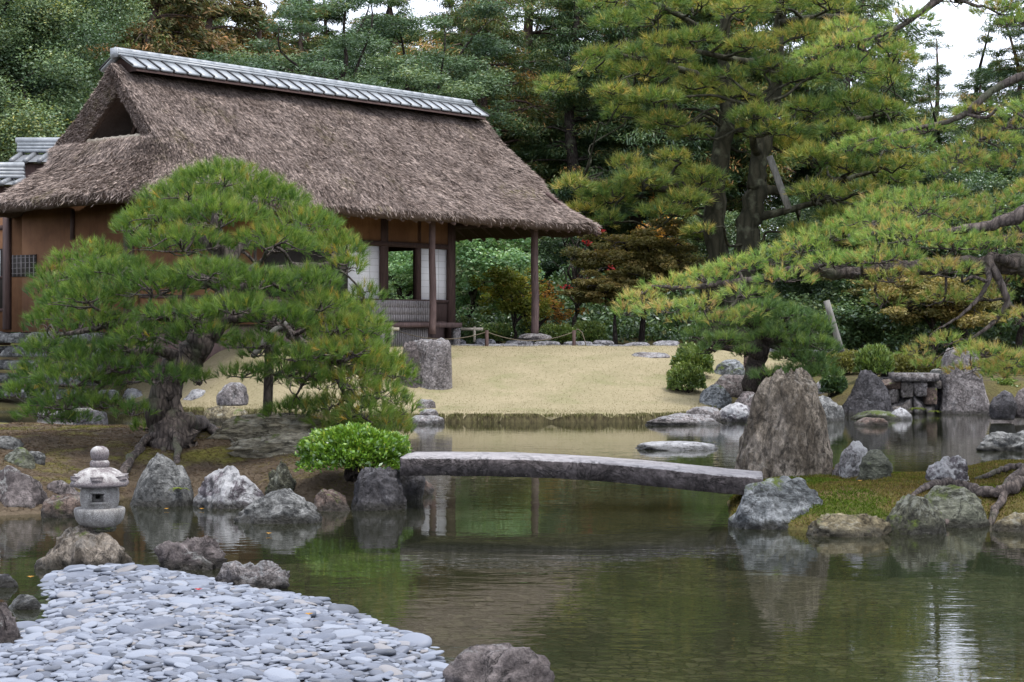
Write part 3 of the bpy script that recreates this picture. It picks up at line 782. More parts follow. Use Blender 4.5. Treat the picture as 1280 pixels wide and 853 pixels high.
for end in (0, 1):
    ue = uL if end == 0 else uR; sg = 1 if end == 0 else -1
    s = np.linspace(0, 1, 50)
    T, S = np.meshgrid(np.append(t2, TG), s, indexing='ij')
    U = ue(T); Zz = zt(T).copy()
    Vv = MH * T * (1 - S) + (WW - MH * T) * S
    U, Vv = rcorner(U, Vv, T); U[-1] += sg * 1.1; Zz[-1] += .12
    f = gridf(len(t2) + 1, 50)
    rf.add(lump(np.stack([U, Vv, Zz], -1).reshape(-1, 3)), [f[:, ::-1] if end == 0 else f])
    # thick verge of cut thatch over the gable
    t3 = np.linspace(TG - .02, 1, 20)
    for side in (0, 1):
        vv = lambda q: MH * q if side == 0 else WW - MH * q
        dn = .34
        a = np.stack([ue(t3), vv(t3), zt(t3)], -1)
        b = np.stack([ue(t3) + sg * .18, vv(t3) + (.22 if side == 0 else -.22), zt(t3) - dn], -1)
        c = np.stack([ue(t3) + sg * .32, vv(t3) + (.22 if side == 0 else -.22), zt(t3) - dn], -1)
        fl = gridf(3, 20)
        rf.add(lump(np.stack([a, b, c]).reshape(-1, 3), .03), [fl, fl[:, ::-1]][side == end] if True else None, mi=1)
# eave lip and underside
s = np.linspace(0, 1, 130)
def ring(off, z):
    """closed loop round the eaves, inset by off"""
    n = 60
    c = [(off, off), (15.9 - off, off), (15.9 - off, WW - off), (off, WW - off)]
    out = []
    for i in range(4):
        a, b = np.array(c[i]), np.array(c[(i + 1) % 4])
        k = np.linspace(0, 1, n, endpoint=False)[:, None]
        out.append(a * (1 - k) + b * k)
    q = np.vstack(out)
    if off < 1.0: q = np.column_stack(rcorner(q[:, 0], q[:, 1], 0.0, off))
    return np.column_stack([q, np.full(len(q), z)])
rings = [ring(0, ZE + .20), ring(-.03, ZE + .10), ring(.06, ZE - .0), ring(.35, ZE + .02), ring(1.2, ZE + .55), ring(2.4, ZE + 1.15)]
V = np.stack(rings)
for i in (0, 1, 2): V[i] = lump(V[i], .05)
rf.add(V.reshape(-1, 3), [gridf(len(rings), 240, True)], mi=1)
# loose reed ends lying down the slopes
def strands(n, side):
    T = R.random(n) ** .9; S = R.random(n)
    if side == 'front':
        p = np.stack([uL(T) * (1 - S) + uR(T) * S, MH * T, zt(T)], -1); e = 1e-3
        du = (uL(T + e) - uL(T)) * (1 - S) + (uR(T + e) - uR(T)) * S
        d = -np.stack([du, np.full(n, MH * e), zt(T + e) - zt(T)], -1); nr = np.array([0, -.68, .73])
    else:
        ue = uL if side == 'left' else uR; sg = 1 if side == 'left' else -1
        T = T * TG; V0 = MH * T
        p = np.stack([ue(T), V0 * (1 - S) + (WW - V0) * S, zt(T)], -1); e = 1e-3
        d = -np.stack([ue(T + e) - ue(T), (MH * e) * (1 - 2 * S), zt(T + e) - zt(T)], -1); nr = np.array([-.75 * sg, 0, .66])
    p[:, 0], p[:, 1] = rcorner(p[:, 0], p[:, 1], T)
    p = lump(p)
    d = nrm(nrm(d) + .20 * R.normal(size=p.shape) + nr * R.uniform(-.06, .13, (n, 1)))
    L = R.uniform(.10, .27, n)
    return p + nr * .03 + d * L[:, None] * .3, d, nr + .3 * R.normal(size=p.shape), L
for side, n in (('front', 150000), ('left', 36000), ('right', 5000)):
    p, d, nr, L = strands(n, side)
    leaves(rf, p, d, nr, L, R.uniform(.010, .023, len(p)), R.random(len(p)), .2)
for side in (0, 1):                                        # reed ends of the cut verges
    for ue, sg in ((uL, 1), (uR, -1)):
        n = 3500; T = TG + (1 - TG) * R.random(n); W_ = R.random(n)
        vv = MH * T if side == 0 else WW - MH * T; vi = .22 if side == 0 else -.22
        p = np.stack([ue(T) + sg * .18 * W_, vv + vi * W_, zt(T) - .34 * W_], -1)
        d = nrm(np.stack([np.full(n, -sg * .5), np.full(n, -.6 if side == 0 else .6), np.full(n, -.5)], -1) + .45 * R.normal(size=p.shape))
        leaves(rf, lump(p, .03), d, R.normal(size=p.shape) + [-sg * 1., 0, .3], R.uniform(.08, .2, n), R.uniform(.012, .026, n), R.random(n), .2)
# ragged reed ends along the eaves
n = 3600
q = R.random(n); sel = q < .66
p = np.where(sel[:, None], np.stack([R.random(n) * 15.9, np.zeros(n), np.full(n, ZE + .14)], -1), np.stack([np.zeros(n), R.random(n) * WW, np.full(n, ZE + .14)], -1))
p[:, 0], p[:, 1] = rcorner(p[:, 0], p[:, 1], 0.0)
out = np.where(sel[:, None], [0, -1., 0], [-1., 0, 0])
d = nrm(out * .55 + [0, 0, -.75] + .3 * R.normal(size=p.shape))
leaves(rf, p + R.normal(size=p.shape) * .05, d, out + [0, 0, .6] + .3 * R.normal(size=p.shape), R.uniform(.09, .18, n), R.uniform(.010, .024, n), R.random(n), .2)
rf.build("thatch_roof", [MAT['thatch'], MAT['thatch_cut']], house, smooth=True, local=True)

# tiled ridge
rd = MB()
u0, u1 = 1.92, 13.78
prof = [(MH - .57, 7.43), (MH - .56, 7.48), (MH, 7.76), (MH + .56, 7.48), (MH + .57, 7.43)]
V = np.array([[[u, v, z] for v, z in prof] for u in (u0 + .12, u1 - .12)])
rd.add(V.reshape(-1, 3), [gridf(2, 5), np.array([[0, 1, 2, 3, 4], [9, 8, 7, 6, 5]])])
ridge = rd.build("ridge", MAT['darkwood'], house, local=True)
n = 31
tl = MB(); bt = MB()
for sgn in (-1, 1):
    for i in range(n):
        a = u0 + (u1 - u0) * i / n + .03; b = u0 + (u1 - u0) * (i + 1) / n - .03
        dz = R.uniform(-.006, .006)
        q = [(.10, 7.82), (.58, 7.545)]
        P4 = [[a, MH + sgn * q[0][0], q[0][1] + dz], [b, MH + sgn * q[0][0], q[0][1] + dz], [b, MH + sgn * q[1][0], q[1][1] + dz], [a, MH + sgn * q[1][0], q[1][1] + dz]]
        lo = [[x, y, z - .045] for x, y, z in P4]
        tl.add(lo + P4, BOXF)
    for i in range(n + 1):
        a = u0 + (u1 - u0) * i / n
        tube(bt, [[a, MH + sgn * .08, 7.845], [a, MH + sgn * .60, 7.545]], .018, 6)
tl.build("ridge_tile", MAT['tile'], ridge, local=True); bt.build("batten", MAT['batten'], ridge, local=True)
cp = MB()
for k, (w, za, zb) in enumerate([(.15, 7.80, 7.85), (.13, 7.857, 7.90)]):
    box(cp, u0 - .02, u1 - .1, MH - w, MH + w, za, zb)
for i in range(30):
    a = u0 - .02 + (u1 - u0 - .08) * i / 30; b = a + (u1 - u0 - .08) / 30
    tube(cp, [[a, MH, 7.915], [b - .012, MH, 7.915]], .08, 12)
box(cp, u0 - .06, u0 - .022, MH - .12, MH + .12, 7.76, 7.97)
cp.build("ridge_cap", MAT['tile'], ridge, smooth=False, local=True)

# gables
for ug, name in ((3.1, "gable"), (13.0, "gable")):
    gb = MB(); za = zt(TG) - .5
    gb.add([[ug, MH * TG - .3, za], [ug, WW - MH * TG + .3, za], [ug, MH, 7.1]], np.array([[0, 1, 2]]))
    for k in range(9):
        y = MH + (k - 4) * .38
        h = 7.0 - abs(y - MH) * (7.1 - za) / 1.9
        if h > za + .1: box(gb, ug - .03, ug - .004, y - .03, y + .03, za + .1, h - .1)
    go = gb.build(name, MAT['gable'], house, local=True)
    if ug < 5:
        st = MB()
        tube(st, [[ug - .25, MH + .1, za + .15], [ug - .25, MH - .95, za + .2], ], .04, 6) if False else None
        tube(st, [[ug - .30, MH - .85, za + .3], [ug - .3, MH - .1, 7.0]], .05, 6)
        tube(st, [[ug - .30, MH + .85, za + .3], [ug - .3, MH + .1, 7.0]], .05, 6)
        st.build("strut", MAT['gable'], go, local=True)
        bb = MB(); tube(bb, [[1.9, MH - 1.42, zt(TG) + .10], [1.9, MH + 1.0, zt(TG) + .10]], .04, 8)
        for k in range(9): tube(bb, [[1.9, MH - 1.35 + .28 * k, zt(TG) + .10], [1.9, MH - 1.30 + .28 * k, zt(TG) + .10]], .055, 8)
        bb.build("bamboo_rail", MAT['bamboo'], house, local=True)

# rafters under the right-hand eaves
for i in range(34):
    u = .6 + i * .445
    rr = MB(); tube(rr, [[u, .12, ZE - .02], [u, 2.2, ZE + .98]], .045, 6)
    if u > 1.7: rr.build("rafter", MAT['post'], house, local=True)
for v in np.arange(.6, 6.2, .5):
    rr = MB(); tube(rr, [[15.75, v, ZE - .02], [13.6, v, ZE + .98]], .045, 6); rr.build("rafter", MAT['post'], house, local=True)
bm_ = MB(); tube(bm_, [[1.2, .95, ZE + .22], [14.6, .95, ZE + .22]], .09, 8); bm_.build("eave_beam", MAT['post'], house, local=True)
bm_ = MB(); tube(bm_, [[13.5, .7, ZE + .24], [13.5, 5.6, ZE + .24]], .09, 8); bm_.build("eave_beam", MAT['post'], house, local=True)

def wbox(name, mat, px0, px1, v, py0, py1, th=.1, zfix=None):
    a, b = u_at(px0, v), u_at(px1, v); c = (a + b) / 2
    z1, z0 = (z_at(c, v, py0), z_at(c, v, py1)) if zfix is None else zfix
    q = MB(); box(q, a, b, v, v + th, z0, z1)
    return q.build(name, MAT[mat], house, local=True)
VW = 2.0
UC = u_at(567.5, VW)                                       # right-hand corner of the walls
ZS1, ZS0, ZF = 3.86, 2.55, 2.02
# walls of the front
q = MB(); box(q, 1.62, UC - .06, VW, VW + .12, ZS1 + .10, ZE + 1.2); q.build("wall", MAT['ochre'], house, local=True)
q = MB(); box(q, 1.62, u_at(330, VW), VW, VW + .12, ZF - .1, ZS1 - .02); q.build("wall", MAT['ochre'], house, local=True)
q = MB(); box(q, 1.6, UC, VW - .04, VW + .16, ZS1 - .02, ZS1 + .10); q.build("lintel", MAT['darkwood'], house, local=True)
q = MB(); box(q, 1.6, UC, VW - .03, VW + .15, ZS0 - .08, ZS0); q.build("sill", MAT['darkwood'], house, local=True)
q = MB(); box(q, u_at(330, VW), UC - .05, VW + .01, VW + .11, ZF, ZS0 - .08); q.build("wainscot", MAT['darkwood'], house, local=True)
def shoji(a, b):
    """paper screen between two pixel columns of the front wall"""
    u0, u1 = u_at(a, VW), u_at(b, VW)
    q = MB(); box(q, u0, u1, VW + .05, VW + .07, ZS0, ZS1 - .02)
    o = q.build("paper_screen", MAT['paper'], house, local=True)
    f = MB()
    nu = max(2, int((u1 - u0) / .3))
    for i in range(1, nu): x = u0 + (u1 - u0) * i / nu; box(f, x - .005, x + .005, VW + .043, VW + .049, ZS0, ZS1 - .02)
    for i in range(1, 8): z = ZS0 + (ZS1 - ZS0) * i / 8; box(f, u0, u1, VW + .042, VW + .048, z - .005, z + .005)
    f.build("muntin", MAT['greyscreen'], o, local=True)
MAT['greyscreen'] = plain("screen_lattice", (.5, .48, .47), (.6, .58, .57), 5)
shoji(437, 477); shoji(526, 561.5)
wbox("painted_dark_opening", 'darkroom', 331, 437, VW + .06, 300, 380, .05)  # solid near-black sheet painting the shade inside an opening
for a, b, v in ((477, 485.5, VW - .03), (522, 526.5, VW), (561.5, 569.5, VW - .05)):
    q = MB(); box(q, u_at(a, v), u_at(b, v), v, v + .16, ZF - (.5 if a > 560 else 0), ZE + 1.0); q.build("post", MAT['darkwood'], house, local=True)
# back and inner walls (the corner room is open to the garden on its right side)
q = MB(); box(q, 1.62, UC - .06, 4.9, 5.0, ZF, ZE + 1.2); q.build("wall", MAT['ochre'], house, local=True)
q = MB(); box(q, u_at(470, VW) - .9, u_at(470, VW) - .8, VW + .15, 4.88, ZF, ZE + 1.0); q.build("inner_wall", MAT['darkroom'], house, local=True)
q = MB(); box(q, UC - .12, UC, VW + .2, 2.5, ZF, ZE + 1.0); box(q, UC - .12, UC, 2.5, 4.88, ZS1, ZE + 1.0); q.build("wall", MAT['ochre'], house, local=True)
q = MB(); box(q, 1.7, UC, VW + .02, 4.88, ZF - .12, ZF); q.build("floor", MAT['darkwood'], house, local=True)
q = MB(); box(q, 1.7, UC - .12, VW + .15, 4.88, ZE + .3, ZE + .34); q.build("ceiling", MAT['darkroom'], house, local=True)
# front posts of the eaves
def front_post(px, pyb, v, r):
    u = u_at(px, v); zb = z_at(u, v, pyb)
    q = MB(); pts = [[u, v, zb], [u + .02, v, zb + 1], [u - .015, v, zb + 2], [u, v, ZE + .25]]
    tube(q, spline(pts, 5), [r * 1.06, r, r * .95], 12, rough=.06)
    o = q.build("post", MAT['post'], house, smooth=True, local=True)
    return u, zb
front_post(540.5, 418, .95, .085)
uP, zP = front_post(668.5, 421, .95, .10)
q = MB(); V, f = rock_shape(901, 4, K=4, sq=3); q.add(V * [.42, .34, .12] + [uP, .95, zP - .04], [f]); q.build("post_base_stone", MAT['slab'], house, smooth=True, local=True)
q = MB(); tube(q, [[14.1, 5.4, 1.4], [14.1, 5.4, ZE + .25]], .09, 10); q.build("post", MAT['post'], house, smooth=True, local=True)
# bench front of grey boards, veranda edge, lattice under it
VB = 1.42
a, b = u_at(463, VB), u_at(539, VB); zb0, zb1 = z_at(b, VB, 402.5), z_at(b, VB, 376.5)
bp_ = MB()
for i in range(3):
    z0 = zb0 + (zb1 - zb0) * i / 3
    box(bp_, a, b, VB + .003 * i, VB + .05, z0 + .006, zb0 + (zb1 - zb0) * (i + 1) / 3)
bo = bp_.build("board_panel", MAT['greyboard'], house, local=True)
sl = MB()
for i in range(26): x = a + (b - a) * (i + .5) / 26; box(sl, x - .008, x + .008, VB - .014, VB - .002, zb0, zb1)
sl.build("batten", MAT['greyboard'], bo, local=True)
a2, b2 = u_at(478, 1.3), u_at(577, 1.3); zz = z_at(u_at(540, 1.3), 1.3, 406.5)
q = MB(); box(q, a2, b2, 1.28, 1.40, zz - .06, zz + .06); q.build("veranda_beam", MAT['post'], house, local=True)
q = MB(); box(q, a2 - 1, b2, 1.40, VW - .06, zz, zz + .05); q.build("veranda_floor", MAT['post'], house, local=True)
q = MB(); box(q, u_at(571, 1.35) - .09, u_at(571, 1.35) + .09, 1.3, 1.45, 1.2, zz - .07); q.build("veranda_support", MAT['slab'], house, local=True)
q = MB(); box(q, a2, a2 + .1, 1.3, 1.4, 1.2, zz - .07); q.build("veranda_support", MAT['greyboard'], house, local=True)
a3, b3 = u_at(487, 1.5), u_at(535, 1.5)
q = MB()
for i in range(20): x = a3 + (b3 - a3) * (i + .5) / 20; box(q, x - .022, x + .022, 1.5, 1.53, 1.35, zz - .07)
box(q, a3, b3, 1.532, 1.55, 1.62, 1.66)
q.build("lattice", MAT['greyboard'], house, local=True)
q = MB(); box(q, 2.0, UC, VW + .12, VW + .16, 1.0, ZF - .12); q.build("foundation", MAT['post'], house, local=True)
# left-hand side wall
UW = 1.5
q = MB(); box(q, UW, UW + .12, VW + .1, 6.2, 1.74, ZE + .8); box(q, UW + .003, UW + .12, 6.2, 9.0, 1.74, ZE + .02); q.build("wall", MAT['ochre'], house, local=True)
def sbox(name, mat, px0, px1, py0, py1, du=.05, parent=house):
    v0, v1 = v_at(px1, UW), v_at(px0, UW); c = (v0 + v1) / 2
    q = MB(); box(q, UW - du, UW - .002, v0, v1, z_at(UW, c, py1), z_at(UW, c, py0)); return q.build(name, MAT[mat], parent, local=True)
sbox("post", 'darkwood', 7, 14.5, 268, 412, .08)
sbox("post", 'darkwood', 90, 93.5, 262, 300, .05)
sbox("post", 'darkwood', 158, 168, 258, 420, .08)
sbox("lintel", 'darkwood', -30, 7, 283, 289, .06)
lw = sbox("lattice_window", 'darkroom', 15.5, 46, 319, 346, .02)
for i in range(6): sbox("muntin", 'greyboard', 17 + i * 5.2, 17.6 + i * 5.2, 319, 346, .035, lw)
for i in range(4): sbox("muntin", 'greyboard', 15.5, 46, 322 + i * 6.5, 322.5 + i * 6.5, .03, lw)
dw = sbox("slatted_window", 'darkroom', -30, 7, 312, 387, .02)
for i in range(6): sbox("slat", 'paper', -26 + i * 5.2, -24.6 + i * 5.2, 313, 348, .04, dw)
sbox("sill", 'darkwood', -30, 7, 346, 349, .05)
sbox("sill", 'darkwood', -30, 7, 386, 390, .05)

# stone foundation wall under the left-hand side
def stone_wall(name, label, A, B, z0, z1, n, rows, mat, seed, th=.3, cat="stone wall"):
    rng = np.random.default_rng(seed)
    mb = MB(); A = np.array(A, float); B = np.array(B, float); d = (B - A); L = np.linalg.norm(d); d /= L; nn = np.array([d[1], -d[0]])
    for r in range(rows):
        x = -rng.random() * .2
        hz = (z1 - z0) / rows
        while x < L:
            w = L / n * rng.uniform(.6, 1.5); h = hz * rng.uniform(.85, 1.12)
            V, f = rock_shape(int(rng.integers(1e6)), 3, K=4, sq=rng.uniform(3.5, 6), rough=.08)
            V = V * [w * .53, th, h * .53]; c = A + d * (x + w / 2) + nn * rng.uniform(-.04, .05)
            q = np.stack([c[0] + V[:, 0] * d[0] + V[:, 1] * nn[0], c[1] + V[:, 0] * d[1] + V[:, 1] * nn[1], z0 + hz * (r + .5) + V[:, 2]], -1)
            mb.add(q, [f]); x += w
    c = (A + B) / 2
    o = mb.build(name, MAT[mat], smooth=True, loc=(c[0], c[1], z0))
    return tag(o, label, cat)
def HW(u, v): return CO + UD * u + VD * v
stone_wall("stone_wall", "rough dry-stone foundation wall below the teahouse's left side", HW(1.2, 10), HW(1.2, 3.1), .2, 1.72, 12, 5, 'grey', 5, .3)
# annex roofs behind
an = empty("tiled_building", (-15.5, 47.5, 0), "building with small grey tiled roofs behind the teahouse's left end", "building")
def tiled(Y, x0, x1, yr, ye, ov, depth):
    a, b = P(x0, yr, Y), P(x1, yr + (x1 - x0) * .05, Y); ez = P(0, ye, Y)[2]
    rz = a[2]; q = MB()
    nn_ = int((b[0] - a[0]) / .33)
    for i in range(nn_ + 1):
        x = a[0] + (b[0] - a[0]) * i / nn_
        for k, sg in enumerate((-1, 1)):
            tube(q, [[x, Y, rz - .05], [x, Y + sg * depth * .5, (rz + ez) / 2 - .02], [x, Y + sg * depth, ez]], .07, 6)
    for sg in (-1, 1):
        f = np.array([[0, 1, 2, 3]]); q.add([[a[0] - ov, Y, rz - .07], [b[0], Y, rz - .07], [b[0], Y + sg * depth, ez - .02], [a[0] - ov, Y + sg * depth, ez - .02]], f)
    o = q.build("tiled_roof", MAT['annex_tile'], an, loc=(-15.5, 47.5, 0))
    c = MB()
    for k in range(3): box(c, a[0] - ov - .05, b[0], Y - .12 + .02 * k, Y + .12 - .02 * k, rz - .02 + .09 * k, rz + .06 + .09 * k)
    tube(c, [[a[0] - ov - .1, Y, rz + .30], [b[0], Y, rz + .30]], .09, 10)
    c.build("ridge_cap", MAT['tile'], o, loc=(-15.5, 47.5, 0))
    w = MB(); h = ez - .05
    w.add([[a[0] - ov + .25, Y - depth + .2, h], [a[0] - ov + .25, Y + depth - .2, h], [a[0] - ov + .25, Y, rz - .1], [a[0] - ov + .25, Y - depth + .2, 1.4], [a[0] - ov + .25, Y + depth - .2, 1.4]], [np.array([[0, 1, 2]]), np.array([[0, 3, 4, 1]])])
    box(w, a[0] - ov + .25, b[0] - .2, Y - depth + .2, Y - depth + .3, 1.4, h)
    w.build("wall", MAT['darkwood'], an, loc=(-15.5, 47.5, 0))
tiled(47.5, 27, 130, 190, 206, .05, 1.0)
tiled(45.0, -90, 30, 222, 233, .0, .8)

# ---------------------------------------------------------------- stone lantern
m = M("lantern_granite")
g = m.obj()
a = m.noise(g, 160, 2, .6); b = m.noise(g, 7, 7, .7)
col = m.mix(m.rng(a, .35, .65), (.13, .126, .118), (.36, .35, .335))
nz = m.n("SeparateXYZ", {0: m.n("NewGeometry", out=1)}, out=2)
col = m.mix(m.math('MULTIPLY', m.rng(b, .46, .60), .65), col, (.10, .088, .082))
col = m.mix(m.math('MULTIPLY', m.rng(m.noise(m.obj((14, 14, 2)), 1.5, 6, .7), .5, .66), .6), col, (.085, .08, .07))
col = m.mix(m.math('MULTIPLY', m.rng(m.noise(g, 5, 7, .75), .6, .68), .6), col, (.08, .09, .03))
MAT['granite'] = m.pbr(col, .85, .25, m.bump(m.math('ADD', a, b), .5, .008))
m = M("lantern_cap_stone")
g = m.obj()
a = m.noise(g, 120, 3, .6); b = m.noise(g, 9, 8, .75)
col = m.mix(m.rng(a, .35, .65), (.10, .085, .085), (.22, .195, .195))
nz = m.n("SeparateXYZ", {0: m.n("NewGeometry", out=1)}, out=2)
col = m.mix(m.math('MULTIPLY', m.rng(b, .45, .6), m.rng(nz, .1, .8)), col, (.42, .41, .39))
MAT['capstone'] = m.pbr(col, .9, .2, m.bump(m.math('ADD', a, b), .6, .01))
LY = 13.45; s_ = LY / F
lx = (124.6 - CX) / F * LY; lz = P(0, 662, LY)[2]
lan = empty("stone_lantern", (lx, LY, lz), "small round grey stone lantern on the craggy boulder at the pebble tip", "stone lantern")
def zz_(py): return (662 - py) * s_
def lat(name, prof, mat, seg=48, mod=None, skip=None, extra=None):
    q = MB(); lathe(q, [(r * s_, zz_(y)) for r, y in prof], (0, 0, 0), seg, mod, skip=skip)
    if extra: extra(q)
    return q.build(name, MAT[mat], lan, smooth=True, local=True)
lat("foot", [(0, 664), (19, 664), (20.5, 661), (20, 657), (0, 656)], 'mossy')
lat("basin", [(0, 659), (19, 658.5), (25, 655), (29.5, 648.5), (31.2, 641), (31.4, 637), (30.4, 634.8), (27, 634.4), (0, 634.2)], 'granite')
A0 = -math.pi / 2 + .13
def sk(r, c):
    th = (c + .5) / 64 * 2 * np.pi - math.pi * 1.5
    th = np.where(th < -math.pi, th + 2 * math.pi, th)
    return (np.abs(np.angle(np.exp(1j * ((c + .5) / 64 * 2 * np.pi - (A0 % (2 * math.pi))))))) < .40
pr = [(20.5, 639), (20.5, 637.2), (22.2, 633), (23.6, 628), (23.8, 627), (24.2, 617), (23.7, 613), (23.4, 612), (22.2, 609), (20, 606), (0, 605.5)]
def rec(q):
    c, s = math.cos(A0), math.sin(A0)
    def pt(rad, w, y): return [c * rad * s_ - s * w * s_, s * rad * s_ + c * w * s_, zz_(y)]
    w = 9.3; wi = 7.2
    for (w0, w1, y0, y1) in ((-w, w, 611.5, 615.5), (-w, w, 626, 629), (-w, -wi, 615.5, 626), (wi, w, 615.5, 626)):
        o = [pt(24.6, w0, y1), pt(24.6, w1, y1), pt(24.6, w1, y0), pt(24.6, w0, y0)]; i_ = [pt(12, w0, y1), pt(12, w1, y1), pt(12, w1, y0), pt(12, w0, y0)]
        q.add(o + i_, BOXF)
    # back wall of the light chamber with its small far window
    for (w0, w1, y0, y1) in ((-8, -4, 613, 628), (2, 8, 613, 628), (-4, 2, 613, 617), (-4, 2, 623, 628)):
        q.add([pt(11, w0, y1), pt(11, w1, y1), pt(11, w1, y0), pt(11, w0, y0)], np.array([[0, 1, 2, 3]]))
lat("light_chamber", pr, 'granite', 64, None, lambda r, c: sk(r, c) & (r >= 3) & (r < 7), rec)
hexm = lambda th, z: 1 + .055 * np.cos(6 * (th - A0)) * np.clip((zz_(590) - z) / zz_(640) * 4, 0, 1)
lat("roof", [(0, 608.5), (26, 608), (35, 607.2), (36.6, 604.5), (34.5, 600), (30.5, 594.5), (25, 589.5), (18, 586), (11, 584), (0, 583.6)], 'capstone', 72, hexm)
for k in range(6):
    q = MB(); th = A0 + k * math.pi / 3
    pts = []
    for i in range(12):
        f_ = i / 11.; ang = f_ * 4.2
        rad = 27 + 7.5 * f_ ** .6 - (1.6 * (1 - math.cos(ang))) ; yy = 598.5 - 5.0 * math.sin(ang * .8) + 2 * f_
        pts.append([math.cos(th) * rad * s_, math.sin(th) * rad * s_, zz_(yy)])
    tube(q, pts, np.array([6.2, 8.8, 7.4]) * s_, 12, rough=.1, seed=k)
    q.build("roof_scroll", MAT['capstone'], lan, smooth=True, local=True)
pet = lambda th, z: 1 + .09 * np.abs(np.cos(4 * th))
lat("finial_collar", [(0, 585), (9.6, 585), (11, 582.5), (11.3, 578.5), (9.6, 575.5), (0, 575)], 'capstone', 64, pet)
lat("finial", [(0, 577), (7.5, 576.5), (10.4, 573), (11.7, 568), (11.2, 563.4), (8.6, 559.8), (4.5, 558), (0, 557.6)], 'capstone', 32)

# ---------------------------------------------------------------- stone bridge
MAT['bridge'] = rock_mat("bridge_stone", (.06, .05, .050), (.145, .125, .125), lich_or_toplight=(.58, .55, .555), lamt=.85, scale=1.8, moss=.0, lnz=.5)  # pale upward faces put the light on the slab's top into its colour
br = MB()
fr_ = [(500, 572, 17.62), (560, 571.8, 17.55), (640, 573, 17.47), (720, 576.5, 17.4), (800, 583, 17.32), (880, 591, 17.25), (954, 598, 17.18)]
ft = spline([P(a, b, c) for a, b, c in fr_], 8)
dirx = nrm(ft[-1] - ft[0]); perp = np.array([-dirx[1], dirx[0], 0]); perp = perp / np.linalg.norm(perp)
if perp[1] < 0: perp = -perp
Wd, Th = .84, .185
rows = []
for off, dz in ((.0, -.02), (.02, 0), (.2, .004), (Wd * .5, .008), (Wd - .2, .004), (Wd - .02, 0), (Wd, -.02), (Wd - .01, -Th), (Wd * .5, -Th + .01), (.01, -Th)):
    rows.append(ft + perp * off + [0, 0, dz])
V = np.stack(rows); n1 = len(ft)
V = V + .005 * np.stack([fbm(V * 3, 3, 1), fbm(V * 3, 3, 2), fbm(V * 4, 4, 3)], -1)
f = gridf(len(rows), n1)
f = np.vstack([f, np.stack([np.arange(n1 - 1) + (len(rows) - 1) * n1, np.arange(n1 - 1) + 1 + (len(rows) - 1) * n1, np.arange(n1 - 1) + 1, np.arange(n1 - 1)], -1)])
caps = [np.arange(len(rows))[None] * n1, (np.arange(len(rows))[None] * n1 + n1 - 1)[:, ::-1]]
br.add(V.reshape(-1, 3), [f] + caps)
c = ft.mean(0)
tag(br.build("stone_bridge", MAT['bridge'], loc=(c[0], c[1], 0)), "gently arched grey stone slab footbridge across the pond", "footbridge")

# small stone wall with its capstone on the far right shore
sw = empty("stone_wall", (8.0, 37.7, 0), "small wall of fitted stone blocks with a pale capstone by the water", "stone wall")
rng = np.random.default_rng(77)
blocks = [(1100, 1127, 486, 504), (1126, 1142, 477, 497), (1141, 1160, 477, 496), (1101, 1127, 473, 487), (1111, 1127, 503, 523), (1125, 1143, 496, 515), (1142, 1158, 495, 519), (1157, 1172, 484, 506), (1157, 1173, 504, 523), (1159, 1178, 475, 486), (1100, 1112, 502, 523), (1142, 1159, 517, 525), (1125, 1143, 513, 525)]
for i, (x0, x1, y0, y1) in enumerate(blocks):
    V, f = rock_shape(500 + i, 4, K=3, sq=9, rough=.035, facet=1.1)
    lo, hi = V.min(0), V.max(0); V = (V - (lo + hi) / 2) / (hi - lo)
    Yb = 37.5 + rng.uniform(-.06, .06); a, b = P(x0, y0, Yb), P(x1, y1, Yb)
    q = MB(); q.add(V * [(b[0] - a[0]) * 1.0, .5, (a[2] - b[2]) * 1.0] + [(a[0] + b[0]) / 2, Yb + .2, (a[2] + b[2]) / 2], [f])
    q.build("wall_block", MAT[['block', 'block', 'slab', 'brown'][i % 4]], sw, smooth=True, loc=(8.0, 37.7, 0))
a, b = P(1102, 472, 37.7), P(1182, 524, 37.7)
q = MB(); box(q, a[0], b[0], 37.72, 38.0, b[2] - .2, a[2]); q.build("backing", MAT['dark'], sw, loc=(8.0, 37.7, 0))
a, b = P(1119, 467, 37.35), P(1174, 477, 37.35)
q = MB(); box(q, a[0], b[0], 37.35, 38.05, b[2], a[2]); q.build("capstone", MAT['slab'], sw, loc=(8.0, 37.7, 0))

# rope barrier, bamboo rails
MAT['rope'] = plain("straw_rope", (.09, .075, .05), (.14, .115, .08), 40)
rb = empty("rope_barrier", P(660, 433, 43.4), "low rope strung between two dark wooden stakes behind the lawn", "rope barrier")
tops = []
for px in (608.5, 717.5):
    a, b = P(px, 434, 43.4), P(px, 413, 43.4)
    q = MB(); tube(q, [a - [0, 0, .15], a, b], .045, 8); q.build("stake", MAT['darkwood'], rb, smooth=True, loc=P(660, 433, 43.4)); tops.append(b - [0, 0, .04])
q = MB()
e0 = P(500, 415, 42.6); e1 = P(745, 432, 43.6)
def sag(a, b, s): return [a * (1 - k) + b * k - np.array([0, 0, s * 4 * k * (1 - k)]) for k in np.linspace(0, 1, 12)]
tube(q, sag(e0, tops[0], .18) + sag(tops[0], tops[1], .22)[1:], .011, 5)
tube(q, [tops[1], tops[1] + [.1, 0, .07], tops[1] + [.2, 0, -.02], tops[1] + [.26, 0, -.2], tops[1] + [.3, 0, -.38]], .012, 5)
q.build("rope", MAT['rope'], rb, smooth=True, loc=P(660, 433, 43.4))
